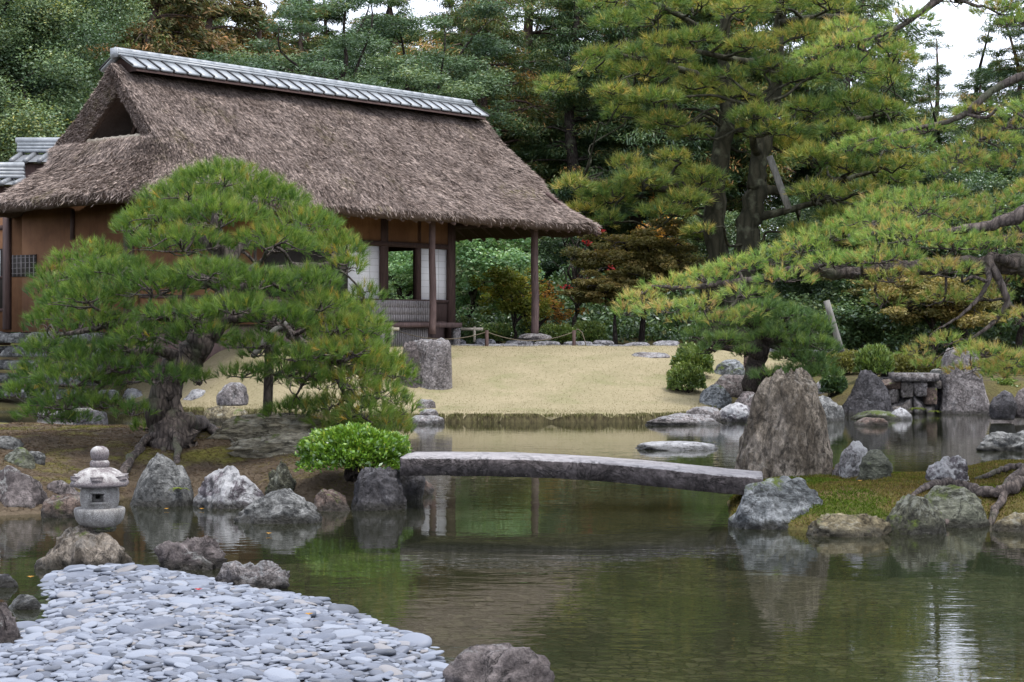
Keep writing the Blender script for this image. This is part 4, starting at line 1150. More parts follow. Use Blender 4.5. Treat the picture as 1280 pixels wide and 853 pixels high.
for (x0, x1, y, xp, Y, lab) in ((473, 499, 411.5, 490, 42.2, "short pale bamboo rail on a stake by the lattice under the veranda"), (576, 604, 411.5, 593, 45.5, "short pale bamboo rail on a thin stake right of the veranda")):
    c = P(xp, 425, Y); t_ = empty("bamboo_rail", c, lab, "bamboo rail")
    q = MB(); tube(q, [P(x0, y, Y), P(x1, y, Y)], .04, 8); q.build("rail", MAT['bamboo'], t_, smooth=True, loc=c)
    q = MB(); tube(q, [P(xp, 428, Y), P(xp, y - 3, Y)], .035, 8); q.build("stake", MAT['bamboo'], t_, smooth=True, loc=c)
# ---------------------------------------------------------------- trees and plants
MAT['bark'] = bark("pine_bark", (.045, .037, .034), (.25, .205, .18), 16)
MAT['bark_dark'] = bark("dark_bark", (.02, .016, .014), (.09, .07, .06), 16)
MAT['bark_red'] = bark("reddish_bark", (.05, .032, .027), (.17, .115, .095), 5)
MAT['bark_moss'] = bark("mossy_bark", (.02, .02, .012), (.075, .07, .045), 4)
MAT['pole'] = wood("grey_support_pole", (.10, .095, .08), (.21, .2, .18), (1, 1, .2), 18)
MAT['pine_a'] = foliage("garden_pine_needles", [(0, (0.043, 0.092, 0.022)), (.35, (0.090, 0.160, 0.032)), (.65, (0.161, 0.242, 0.049)), (.86, (0.237, 0.272, 0.060)), (1, (0.397, 0.281, 0.066))], .42, .02, 1.6, .5, .3)
MAT['pine_b'] = foliage("yellowing_pine_needles", [(0, (0.086, 0.166, 0.053)), (.35, (0.163, 0.269, 0.072)), (.6, (0.288, 0.380, 0.106)), (.8, (0.372, 0.380, 0.118)), (.93, (0.465, 0.316, 0.143)), (1, (0.490, 0.380, 0.143))], .4, .02, 1.2, .5, .35)
MAT['pine_c'] = foliage("old_pine_needles", [(0, (0.070, 0.138, 0.040)), (.4, (0.155, 0.218, 0.050)), (.65, (0.283, 0.296, 0.070)), (.85, (0.422, 0.322, 0.086)), (1, (0.500, 0.422, 0.124))], .35, .02, .5, .5, .35)
MAT['pine_d'] = foliage("blue_green_pine_needles", [(0, (0.039, 0.077, 0.029)), (.5, (0.088, 0.154, 0.047)), (1, (0.175, 0.238, 0.060))], .35, .02, 1.0, .5, .3)
MAT['cedar'] = foliage("cedar_sprays", [(0, (0.032, 0.067, 0.031)), (.5, (0.084, 0.131, 0.050)), (.8, (0.164, 0.186, 0.059)), (1, (0.365, 0.190, 0.068))], .25, .03, .35, .5, .4, .22)
MAT['brown_conifer'] = foliage("rusting_conifer_sprays", [(0, (0.046, 0.065, 0.025)), (.4, (0.109, 0.113, 0.048)), (.7, (0.219, 0.136, 0.066)), (1, (0.401, 0.201, 0.091))], .25, .02, .35, .5, .4)
MAT['broad'] = foliage("evergreen_leaves", [(0, (0.051, 0.092, 0.050)), (.5, (0.110, 0.172, 0.087)), (.85, (0.206, 0.263, 0.114)), (1, (0.327, 0.309, 0.091))], .25, .03, .4, .4, .35, .15)
MAT['lightgreen'] = foliage("pale_green_leaves", [(0, (0.139, 0.272, 0.151)), (.5, (0.298, 0.479, 0.227)), (1, (0.500, 0.500, 0.324))], .35, .04, .6, .45, .3)
MAT['yellow'] = foliage("yellow_green_leaves", [(0, (.07, .10, .02)), (.5, (.17, .20, .032)), (.8, (.27, .26, .045)), (1, (.40, .26, .04))], .4, .02, .8, .5, .3)
MAT['orange'] = foliage("orange_autumn_leaves", [(0, (.20, .10, .02)), (.5, (.38, .19, .04)), (1, (.5, .31, .06))], .4, .02, .8, .5, .3)
MAT['red'] = foliage("red_maple_leaves", [(0, (.25, .02, .02)), (1, (.5, .04, .05))], .4, .02, .8)
MAT['olive'] = foliage("olive_brown_leaves", [(0, (0.083, 0.083, 0.029)), (.5, (0.200, 0.176, 0.055)), (1, (0.374, 0.257, 0.094))], .3, .02, .7, .5, .3)
MAT['bush'] = foliage("glossy_bush_leaves", [(0, (0.050, 0.110, 0.017)), (.5, (0.132, 0.248, 0.028)), (.8, (0.231, 0.330, 0.044)), (1, (0.363, 0.374, 0.055))], .3, .06, 3, .28, .3)
MAT['clip'] = foliage("clipped_shrub_leaves", [(0, (0.053, 0.097, 0.024)), (.5, (0.132, 0.193, 0.045)), (1, (0.263, 0.281, 0.070))], .3, .04, 2, .45, .35)
MAT['clip2'] = foliage("olive_shrub_leaves", [(0, (0.072, 0.084, 0.022)), (.5, (0.156, 0.156, 0.042)), (1, (0.252, 0.228, 0.066))], .3, .04, 2, .45, .35)
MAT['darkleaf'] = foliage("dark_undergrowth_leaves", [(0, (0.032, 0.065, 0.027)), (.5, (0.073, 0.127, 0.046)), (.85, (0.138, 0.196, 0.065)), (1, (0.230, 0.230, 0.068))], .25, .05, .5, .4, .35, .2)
MAT['fern'] = foliage("fern_leaves", [(0, (.10, .15, .02)), (1, (.25, .28, .06))], .4, .02, 3)

def nearest(skel, p):
    d = np.linalg.norm((skel[:, :3] - p) * [1, 1, 1.6], axis=1) + .25 * np.maximum(skel[:, 2] - p[2], 0) * 3
    return skel[np.argmin(d)]
def crooked(a, b, k, amp, rng, droop=0.0):
    t = np.linspace(0, 1, k)[:, None]
    p = a * (1 - t) + b * t
    L = np.linalg.norm(b - a)
    p = p + rng.normal(size=p.shape) * amp * L * np.sin(np.pi * t) + np.array([0, 0, 1.]) * droop * L * np.sin(np.pi * t)
    return spline(p, 3)
def pine(name, label, base, limbs, pads, mats, seed, dens=95, k=26, L=.13, w=.005, spread=.75, tint=.45, tvar=.2, branch_r=.028, group=None, rootl=(), dark_under=0, upr=.8, twig=7, trunk_rough=.14, sides=12):
    """limbs: (points, radii); pads: (centre, rx, ry, rz, extra tint)"""
    rng = np.random.default_rng(seed)
    root = empty(name, base, label, "pine tree", group)
    tb = MB(); sk = []
    for i, (pts, rad) in enumerate(limbs):
        q = spline(pts, 7)
        rr = np.interp(np.linspace(0, 1, len(q)), np.linspace(0, 1, len(rad)), rad)
        q = q + rng.normal(size=q.shape) * rr[:, None] * .14
        tube(tb, q, rr, sides if rad[0] > .05 else 8, rough=trunk_rough, seed=seed + i)
        sk.append(np.column_stack([q, rr])[len(q) // 5:])
    sk = np.vstack(sk)
    cr = MB()
    for (c, rx, ry, rz, et) in pads:
        c = np.asarray(c, float)
        s = nearest(sk, c)
        p = crooked(s[:3], c - [0, 0, rz * .25], 5, .09, rng, .05)
        r0 = min(s[3] * .75, branch_r)
        tube(tb, p, [r0, r0 * .45], 6, rough=.15, seed=seed)
        n = int(dens * np.pi * rx * ry * rng.uniform(.85, 1.15)) + 4
        rho = np.sqrt(rng.random(n)); th = rng.random(n) * 2 * np.pi
        ir = 1 + .2 * fbm(np.stack([np.cos(th) * 1.6, np.sin(th) * 1.6, np.full(n, c[0] * 3.1)], -1), 2, seed)
        x, y = np.cos(th) * rho * ir, np.sin(th) * rho * ir
        zz = np.sqrt(np.clip(1 - rho ** 2, 0, 1)) * rng.uniform(.45, 1.05, n) - .25 * rho ** 2 - .15
        pos = c + np.stack([x * rx, y * ry, zz * rz], -1)
        dr = nrm(np.stack([x * .75, y * .75, np.full(n, upr)], -1) + .35 * rng.normal(size=(n, 3)))
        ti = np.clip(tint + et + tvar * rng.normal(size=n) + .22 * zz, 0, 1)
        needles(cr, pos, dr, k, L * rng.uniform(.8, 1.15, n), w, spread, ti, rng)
        for j in rng.choice(n, min(n, twig), replace=False):
            tube(tb, crooked(p[-1] if rng.random() < .6 else p[-3], pos[j] - dr[j] * L * .3, 4, .1, rng), [r0 * .4, r0 * .12], 4)
    for pts, rad in rootl:
        rp_ = spline(pts, 8); rp_ = rp_ + rng.normal(size=rp_.shape) * np.array([.35, .35, .2]) * np.mean(rad) * np.sin(np.pi * np.linspace(0, 1, len(rp_)))[:, None]
        q = MB(); tube(q, spline(rp_, 2), rad, 12, rough=.32, seed=seed + 50); q.build("root", mats[0], root, smooth=True, loc=base)
    tb.build("trunk", mats[0], root, smooth=True, loc=base)
    cr.build("crown", mats[1], root, loc=base)
    return root

# --- the trained pine on the left island
YP = 20.7
def pl(px, py, dY=0.0): return P(px, py, YP + dY)
base = np.array([pl(216, 556)[0], YP, .42])
limbs = [([pl(222, 575), pl(214, 540), pl(204, 508, .05), pl(208, 478, .1), pl(232, 452, .15), pl(262, 412, .2), pl(284, 372, .2), pl(285, 330, .1), pl(270, 290, 0), pl(278, 240, 0)], [.27, .23, .19, .18, .17, .155, .13, .10, .07, .035]),
         ([pl(262, 412, .2), pl(300, 395, .1), pl(338, 400, 0), pl(372, 425, -.1), pl(410, 448, -.2), pl(455, 470, -.1)], [.10, .075, .065, .055, .045, .025]),
         ([pl(405, 446, -.2), pl(425, 480, -.1), pl(442, 512, .05), pl(470, 532, 0)], [.035, .028, .02, .01]), ([pl(372, 425, -.1), pl(384, 465, .2), pl(370, 495, .3)], [.03, .024, .012]),
         ([pl(284, 372, .2), pl(325, 345, 0), pl(365, 335, -.2), pl(415, 330, -.1)], [.09, .06, .05, .025]),
         ([pl(284, 360, .2), pl(235, 345, 0), pl(190, 345, -.2), pl(140, 335, -.2), pl(95, 335, 0)], [.085, .065, .05, .04, .02]),
         ([pl(232, 452, .15), pl(195, 437, -.1), pl(160, 447, -.3), pl(130, 478, -.3), pl(105, 497, -.2), pl(75, 512, 0)], [.08, .06, .05, .042, .032, .02]),
         ([pl(262, 412, .2), pl(215, 395, -.3), pl(165, 400, -.5), pl(115, 412, -.4), pl(70, 420, -.2)], [.08, .06, .05, .035, .02]),
         ([pl(285, 330, .1), pl(320, 290, .3), pl(365, 275, .3)], [.07, .05, .025]), ([pl(285, 330, .1), pl(235, 285, .3), pl(185, 270, .2)], [.07, .045, .025]),
         ([pl(284, 372, .2), pl(300, 350, .8), pl(320, 330, 1.5)], [.08, .05, .03]), ([pl(300, 395, .1), pl(350, 380, .8), pl(410, 400, 1.3)], [.07, .05, .03])]
PD = """280 214 66 22 0|232 236 58 20 -.3|330 236 58 22 .2|198 262 50 20 -.2|275 258 66 22 -.8|376 268 52 22 -.1|416 298 42 22 0|342 292 56 20 -.9|226 292 62 20 -1|166 280 26 14 .2|434 322 26 16 -.3
116 312 48 18 0|152 332 64 20 -.8|82 334 38 17 .1|62 358 28 16 0|110 362 56 20 -1|190 346 56 20 -1.3|70 386 36 16 -.4|122 396 54 18 -.8
262 332 62 20 -1.4|322 346 56 20 -1.3|382 342 46 18 -.9|292 378 62 18 -1.6|222 386 54 18 -1.5|352 390 50 17 -1.2|402 372 46 20 -.8
422 402 44 20 -.6|452 386 28 18 -.2|444 430 46 18 -.7|402 432 36 14 -1|466 456 32 20 -.3|432 470 44 18 -.6|482 490 28 20 .1|456 506 40 20 -.5|490 526 28 18 0|470 540 26 12 -.2|412 500 30 15 -.3|384 462 34 12 -.9|346 456 36 12 -1|302 462 34 12 -1|362 508 36 13 .3
60 426 36 18 -.3|110 436 50 18 -.8|160 426 38 13 -1|50 456 36 18 -.2|96 466 54 20 -.8|36 482 30 16 .2|82 496 50 18 -.6|128 500 30 13 -.8|54 514 36 11 -.2|176 452 24 9 -1.2|212 466 38 14 -1.3|166 508 26 13 -1.1|188 530 22 8 .8|92 520 30 9 .3|250 408 48 14 -1.5|182 412 40 14 -1.3|320 424 40 12 -1.2|372 440 34 12 -1.1|140 452 38 14 -1|420 520 34 14 .2|448 548 26 10 .1|472 442 40 20 0|492 458 32 18 .3|505 502 26 18 0|472 482 40 20 -.4|500 532 22 14 .2|440 532 36 14 .3|400 472 40 18 .5|430 500 40 18 .7|384 502 34 13 .8|460 530 34 16 .5|485 515 26 16 .6|412 545 26 10 .5|424 442 44 18 -.3|452 416 38 18 .1|456 362 26 14 .2|456 402 34 18 -.5|250 470 22 10 -.6|20 488 20 9 0"""
pads = []
rp = np.random.default_rng(3)
for tok in PD.replace("\n", "|").split("|"):
    a = [float(q) for q in tok.split()]
    Y = YP + a[4]; s = Y / F
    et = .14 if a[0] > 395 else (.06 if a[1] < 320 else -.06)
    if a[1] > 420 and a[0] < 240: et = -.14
    pads.append((P(a[0], a[1] + a[3] * .55, Y), a[2] * s, a[2] * s * .9, a[3] * s * 1.2, et))
    if a[1] < 460:
        pads.append((P(a[0] + rp.uniform(-15, 15), a[1] + 14 + rp.uniform(0, 10), YP + rp.uniform(.7, 1.7)), a[2] * s * .9, a[2] * s * .8, a[3] * s * 1.1, et - .1))
gl_ = lambda px, py: np.append(WL(px, py, .42), 0)
def groot(pts, h=left_h):
    out = []
    for px, py, up, z in pts:
        q = WL(px, py, z); out.append([q[0], q[1], float(h(np.array([q[0]]), np.array([q[1]]))[0]) + up])
    return np.array(out)
roots = [(np.vstack([pl(206, 532, -.15), groot([(188, 556, .04, .42), (165, 568, .03, .4), (140, 577, .01, .4), (128, 582, -.05, .4)])]), [.085, .06, .05, .035, .02]),
         (np.vstack([pl(210, 536, -.18), groot([(203, 560, .05, .4), (207, 575, .03, .4), (212, 588, -.03, .4)])]), [.07, .045, .035, .02]),
         (np.vstack([pl(214, 536, -.15), groot([(222, 565, .05, .4), (214, 578, .03, .4), (206, 586, -.04, .4)])]), [.06, .04, .03, .02]),
         (np.vstack([pl(228, 528, -.1), groot([(255, 545, .06, .42), (274, 553, .0, .42), (282, 556, -.06, .42)])]), [.12, .085, .05, .03]),
         (np.vstack([pl(202, 540, -.1), groot([(180, 562, .06, .4), (155, 571, .02, .4), (136, 570, -.04, .4)])]), [.06, .04, .03, .018]),
         (groot([(278, 552, .02, .42), (292, 560, .01, .4), (298, 566, -.03, .4)]), [.02, .015, .008])]
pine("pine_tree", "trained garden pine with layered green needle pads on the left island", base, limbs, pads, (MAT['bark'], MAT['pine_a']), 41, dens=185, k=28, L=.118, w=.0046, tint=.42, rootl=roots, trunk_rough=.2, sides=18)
def pole(pts, r, label, mat='pole'):
    q = MB(); tube(q, spline(pts, 4), [r, r * .95], 10, rough=.05); b = np.asarray(pts[0])
    return tag(q.build("support_pole", MAT[mat], smooth=True, loc=b), label, "support pole")
pole([pl(334, 530, .6), pl(336, 470, .5), pl(338, 402, .2)], .06, "upright brown post propping the left pine's right-hand boughs", 'bark')
pole([pl(316, 446, -.5), pl(340, 416, -.3), pl(358, 404, -.2)], .035, "short slanting stick tied under the left pine's right-hand bough")

# --- the big pine leaning in from the right
YQ = 16.9
def pr_(px, py, dY=0.0): return P(px, py, YQ + dY)
base = np.array([pr_(1560, 600)[0], YQ + .3, .35])
limbs = [([pr_(1560, 625, .3), pr_(1552, 480, .3), pr_(1540, 330, .3), pr_(1530, 150, .3), pr_(1540, -60, .3), pr_(1520, -260, .3)], [.34, .26, .24, .21, .16, .10]),
         ([pr_(1540, 360, .3), pr_(1430, 318), pr_(1340, 330), pr_(1270, 333), pr_(1200, 332), pr_(1125, 336), pr_(1062, 342), pr_(1005, 336), pr_(962, 348), pr_(905, 354), pr_(862, 360), pr_(815, 358)], [.16, .13, .115, .10, .088, .076, .065, .054, .043, .034, .026, .014]),
         ([pr_(1535, 240, .3), pr_(1420, 228, -.5), pr_(1300, 258, -.7), pr_(1240, 282, -.7), pr_(1180, 290, -.7)], [.13, .10, .075, .055, .03]),
         ([pr_(1345, 325), pr_(1290, 300, .3), pr_(1220, 306, .5), pr_(1140, 290, .5), pr_(1060, 295, .5)], [.08, .07, .055, .04, .02]),
         ([pr_(1530, 150, .3), pr_(1400, 60), pr_(1284, 94), pr_(1240, 114), pr_(1200, 146), pr_(1140, 162), pr_(1085, 176)], [.10, .07, .042, .036, .028, .018, .01]),
         ([pr_(1535, 170, .3), pr_(1400, 130, .5), pr_(1290, 142, .4), pr_(1250, 165, .4), pr_(1222, 176, .3)], [.08, .06, .034, .024, .012]),
         ([pr_(1530, -40, .3), pr_(1400, -90), pr_(1255, -62), pr_(1172, 0), pr_(1130, 30), pr_(1090, 48), pr_(1055, 52)], [.10, .08, .05, .036, .026, .018, .01]),
         ([pr_(1275, 333), pr_(1238, 322, -.4), pr_(1250, 352, -.5), pr_(1258, 378, -.5), pr_(1240, 405, -.5), pr_(1212, 424, -.5)], [.055, .045, .036, .03, .022, .012]),
         ([pr_(1232, 330, -.4), pr_(1236, 350, -.6), pr_(1224, 372, -.6), pr_(1200, 395, -.6), pr_(1172, 412, -.6)], [.034, .025, .02, .014, .008]),
         ([pr_(1258, 378, -.5), pr_(1280, 395, -.5), pr_(1300, 420, -.5)], [.024, .02, .014]),
         ([pr_(925, 352), pr_(922, 375, -.1), pr_(905, 390, -.1), pr_(900, 402, -.1)], [.024, .016, .012, .006])]
PD = """1150 252 56 22 0|1092 268 56 22 -.2|1208 266 48 22 .2|1042 288 46 18 0|1130 288 64 22 -.7|1192 296 56 22 -.7|1250 300 44 22 -.4|1002 302 42 18 -.1|962 318 38 16 -.1|922 328 42 16 .1|882 342 42 16 0|842 352 38 16 .1|802 368 32 15 0|784 386 20 11 .1|832 382 36 12 -.3|880 376 32 12 -.3|932 362 36 14 -.3|982 342 42 14 -.4|1042 322 46 15 -.5|1102 316 52 16 -.8|900 398 30 9 -.2|932 388 26 10 -.2|860 398 22 8 0|1180 332 46 13 -.8|1240 250 44 22 .6|1276 275 40 22 .4|1170 236 40 14 .6|1110 246 40 14 .6
1104 368 24 18 -.1|1112 342 34 14 -.3|1180 368 34 11 .3|1232 366 34 12 -.1|1256 346 36 13 .2|1272 394 34 14 -.6|1182 424 34 12 -.6|1230 436 40 13 -.7|1270 446 38 15 -.5|1216 458 32 9 -.5|1258 464 32 9 -.3|1140 438 20 8 -.6|1160 452 20 8 -.5
1092 170 34 12 0|1132 176 38 13 -.1|1160 156 32 12 .1|1202 192 42 15 0|1240 172 42 13 .2|1270 152 28 12 .3|1222 136 32 11 .1|1270 192 36 15 .3|1064 182 26 9 0|1180 210 30 10 .1|1240 204 36 12 .4
1052 52 38 13 0|1022 66 32 11 .1|1092 44 38 13 0|1060 28 34 12 .2|1112 64 32 9 .1|1132 18 38 13 0|1250 8 36 13 .1|1200 -6 36 12 .2|1080 84 30 9 .2|1040 80 24 8 .1|1276 22 30 10 .2|1150 -16 36 12 0"""
pads = []
for tok in PD.replace("\n", "|").split("|"):
    a = [float(q) for q in tok.split()]
    Y = YQ + a[4]; s = Y / F
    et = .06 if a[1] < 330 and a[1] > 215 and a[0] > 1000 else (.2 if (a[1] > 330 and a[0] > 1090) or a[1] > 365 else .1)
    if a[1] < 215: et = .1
    pads.append((P(a[0], a[1] + a[3] * .5, Y), a[2] * s, a[2] * s * .9, a[3] * s * 1.15, et))
for x in range(1310, 1620, 55):
    for y in (-150, -20, 110, 230, 330):
        pads.append((P(x + rp.uniform(-20, 20), y + rp.uniform(-30, 30), YQ + rp.uniform(-.9, 1.4)), .42, .4, .18, .05))
roots = [(groot([(1420, 600, .16, .42), (1340, 598, .10, .42), (1290, 596, .07, .4), (1240, 597, .06, .4), (1200, 594, .06, .4), (1160, 599, .04, .38), (1122, 608, -.02, .36)], right_h), [.08, .07, .06, .05, .045, .035, .015]),
         (groot([(1330, 608, .10, .4), (1262, 606, .05, .4), (1205, 604, .03, .4), (1165, 608, .02, .38), (1136, 613, -.02, .36)], right_h), [.05, .04, .035, .025, .014]),
         (groot([(1340, 594, .10, .4), (1280, 592, .07, .4), (1245, 600, .05, .4), (1214, 607, -.02, .4)], right_h), [.05, .045, .035, .015]),
         (groot([(1340, 618, .05, .4), (1270, 614, .03, .4), (1235, 618, .02, .38), (1200, 619, -.03, .36)], right_h), [.03, .026, .02, .012]),
         (groot([(1300, 602, .06, .4), (1250, 610, .02, .4), (1222, 611, .03, .4), (1190, 615, -.03, .38)], right_h), [.035, .028, .02, .01]),
         (groot([(1290, 590, .06, .4), (1262, 588, .05, .4), (1232, 590, .03, .4), (1206, 588, -.02, .4)], right_h), [.035, .03, .025, .012]),
         (groot([(1262, 606, .03, .4), (1240, 622, .02, .38), (1226, 628, -.03, .36)], right_h), [.025, .02, .01]),
         (groot([(1200, 594, .05, .4), (1190, 606, .03, .4), (1178, 614, -.02, .4)], right_h), [.025, .018, .01])]
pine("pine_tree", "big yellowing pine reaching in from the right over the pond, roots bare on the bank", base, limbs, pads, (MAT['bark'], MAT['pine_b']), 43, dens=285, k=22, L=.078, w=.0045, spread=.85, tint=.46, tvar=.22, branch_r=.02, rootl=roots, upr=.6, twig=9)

# --- big old pine in the middle distance
YM = 50.0
def pm(px, py, dY=0.0): return P(px, py, YM + dY)
base = np.array([pm(925, 400)[0], YM, 1.5])
limbs = [([pm(890, 430, 1), pm(896, 330, 1), pm(893, 240, 1), pm(908, 150, 1), pm(905, 60, 1), pm(915, -60, 1)], [.42, .33, .30, .25, .18, .12]),
         ([pm(918, 430), pm(928, 330), pm(945, 250), pm(948, 205), pm(968, 120, .5), pm(975, 20, .5), pm(985, -90, .5)], [.42, .35, .31, .25, .21, .16, .09]),
         ([pm(945, 238), pm(990, 238), pm(1040, 228), pm(1090, 215)], [.16, .12, .09, .05]), ([pm(940, 275), pm(985, 262), pm(1040, 250)], [.14, .1, .06]),
         ([pm(893, 240, 1), pm(850, 238), pm(790, 232), pm(730, 222)], [.14, .11, .08, .04]), ([pm(906, 120, 1), pm(860, 90), pm(800, 75), pm(745, 60)], [.14, .1, .07, .03]),
         ([pm(960, 150, .3), pm(1010, 160), pm(1070, 150), pm(1120, 140)], [.14, .1, .07, .03]), ([pm(950, 195), pm(940, 170, -1), pm(950, 130, -1.5)], [.14, .1, .07]),
         ([pm(905, 60, 1), pm(850, 20), pm(790, -10)], [.12, .08, .04]), ([pm(970, 80, .5), pm(920, 75, -1), pm(860, 62, -1.5), pm(780, 52, -1)], [.12, .09, .06, .03]), ([pm(975, 30), pm(1040, 20), pm(1090, 30)], [.12, .08, .04])]
PD = """715 222 30 14|760 236 36 15|810 226 40 16|850 240 38 15|735 245 28 10|880 215 34 14|790 205 30 12|830 260 34 12|760 262 22 8
700 95 26 10|745 70 34 13|790 55 38 14|840 42 40 15|800 85 38 14|850 75 36 13|760 105 34 12|815 115 42 15|870 105 40 15|905 95 30 12|780 130 28 10|830 145 34 13|860 165 30 12
770 20 36 13|820 5 40 15|880 -5 44 16|930 10 40 15|980 -10 44 16|1040 0 40 15|880 35 40 15|930 50 38 14|1000 35 40 15|1060 40 34 12|750 -10 30 12
930 110 36 14|950 145 42 16|980 165 44 16|1020 130 40 15|1070 120 38 14|1110 135 34 13|1050 155 42 15|1095 175 36 14|1130 165 26 10|1010 190 42 15|1060 205 44 15|1110 210 34 12|1030 235 40 14|1085 240 34 12|1140 195 26 10|1050 262 34 11|870 285 24 8|850 195 28 11|1000 85 40 15|1050 80 40 14|1100 90 32 12|960 75 34 13|1120 60 26 10|1000 280 28 9|1060 290 30 9"""
pads = []
for tok in PD.replace("\n", "|").split("|"):
    a = [float(q) for q in tok.split()]
    for rep in range(3):
        if rep == 1 and rp.random() < .65: continue
        dY = (-1.7, .3, 2.2)[rep] + rp.uniform(-.7, .7); s = (YM + dY) / F
        pads.append((P(a[0] + rp.uniform(-10, 10), a[1] + 6 + rp.uniform(-8, 8) + (8 if rep else 0), YM + dY), a[2] * s * .85, a[2] * s * .75, a[3] * s * 1.0, rp.uniform(-.12, .16)))
o = pine("pine_tree", "huge old olive and rust tinted pine with twin dark trunks beyond the lawn", base, limbs, pads, (MAT['bark_moss'], MAT['pine_c']), 45, dens=70, k=16, L=.24, w=.016, spread=.95, tint=.36, tvar=.22, branch_r=.05, upr=.55, twig=5, sides=14)
pole([pm(986, 262, -1.2), pm(962, 196, -.8)], .10, "pale wooden prop leaning under a limb of the huge old pine")
pole([P(1052, 440, 39.5), P(1033, 376, 39.5)], .075, "pale grey leaning support pole behind the stone wall")

# --- small pine on the far shore
YS = 36.6
def ps(px, py, dY=0.0): return P(px, py, YS + dY)
zb_ = float(fb(np.array([ps(945, 470)[0]]), np.array([YS]))[0])
base = np.array([ps(944, 470)[0], YS, zb_ - .1])
limbs = [([ps(944, 482), ps(947, 450), ps(955, 428), ps(950, 410), ps(955, 390)], [.24, .19, .16, .11, .05]), ([ps(953, 430), ps(915, 436), ps(885, 430), ps(870, 422)], [.09, .06, .045, .02]),
         ([ps(955, 428), ps(985, 425), ps(1010, 428), ps(1025, 438)], [.09, .06, .045, .02]), ([ps(952, 410), ps(920, 400), ps(890, 398)], [.08, .05, .02]), ([ps(952, 415), ps(990, 405), ps(1020, 400)], [.08, .05, .02]), ([ps(953, 430), ps(990, 440), ps(1015, 450)], [.06, .04, .02])]
PD = """955 382 30 12|920 392 30 12|990 390 32 13|1015 404 26 13|890 402 26 11|940 402 34 13|980 410 34 12|1005 425 30 12|1028 432 18 11|872 416 18 9|905 420 26 9|960 418 30 9|1010 446 28 9|880 432 16 7|990 440 24 8|1000 462 30 10|965 466 26 8|1025 460 22 9|930 436 16 6|985 478 30 6"""
pads = []
for tok in PD.split("|"):
    a = [float(q) for q in tok.split()]
    for dY in (-.5, .4):
        s = YS / F; pads.append((P(a[0] + rp.uniform(-5, 5), a[1] + 4 + 4 * (dY > 0), YS + dY + rp.uniform(-.3, .3)), a[2] * s * .95, a[2] * s * .8, a[3] * s, rp.uniform(-.1, .1)))
pine("pine_tree", "small blue-green pine with a dark leaning trunk on the far shore", base, limbs, pads, (MAT['bark_dark'], MAT['pine_d']), 47, dens=95, k=22, L=.17, w=.010, spread=.8, tint=.5, branch_r=.03)

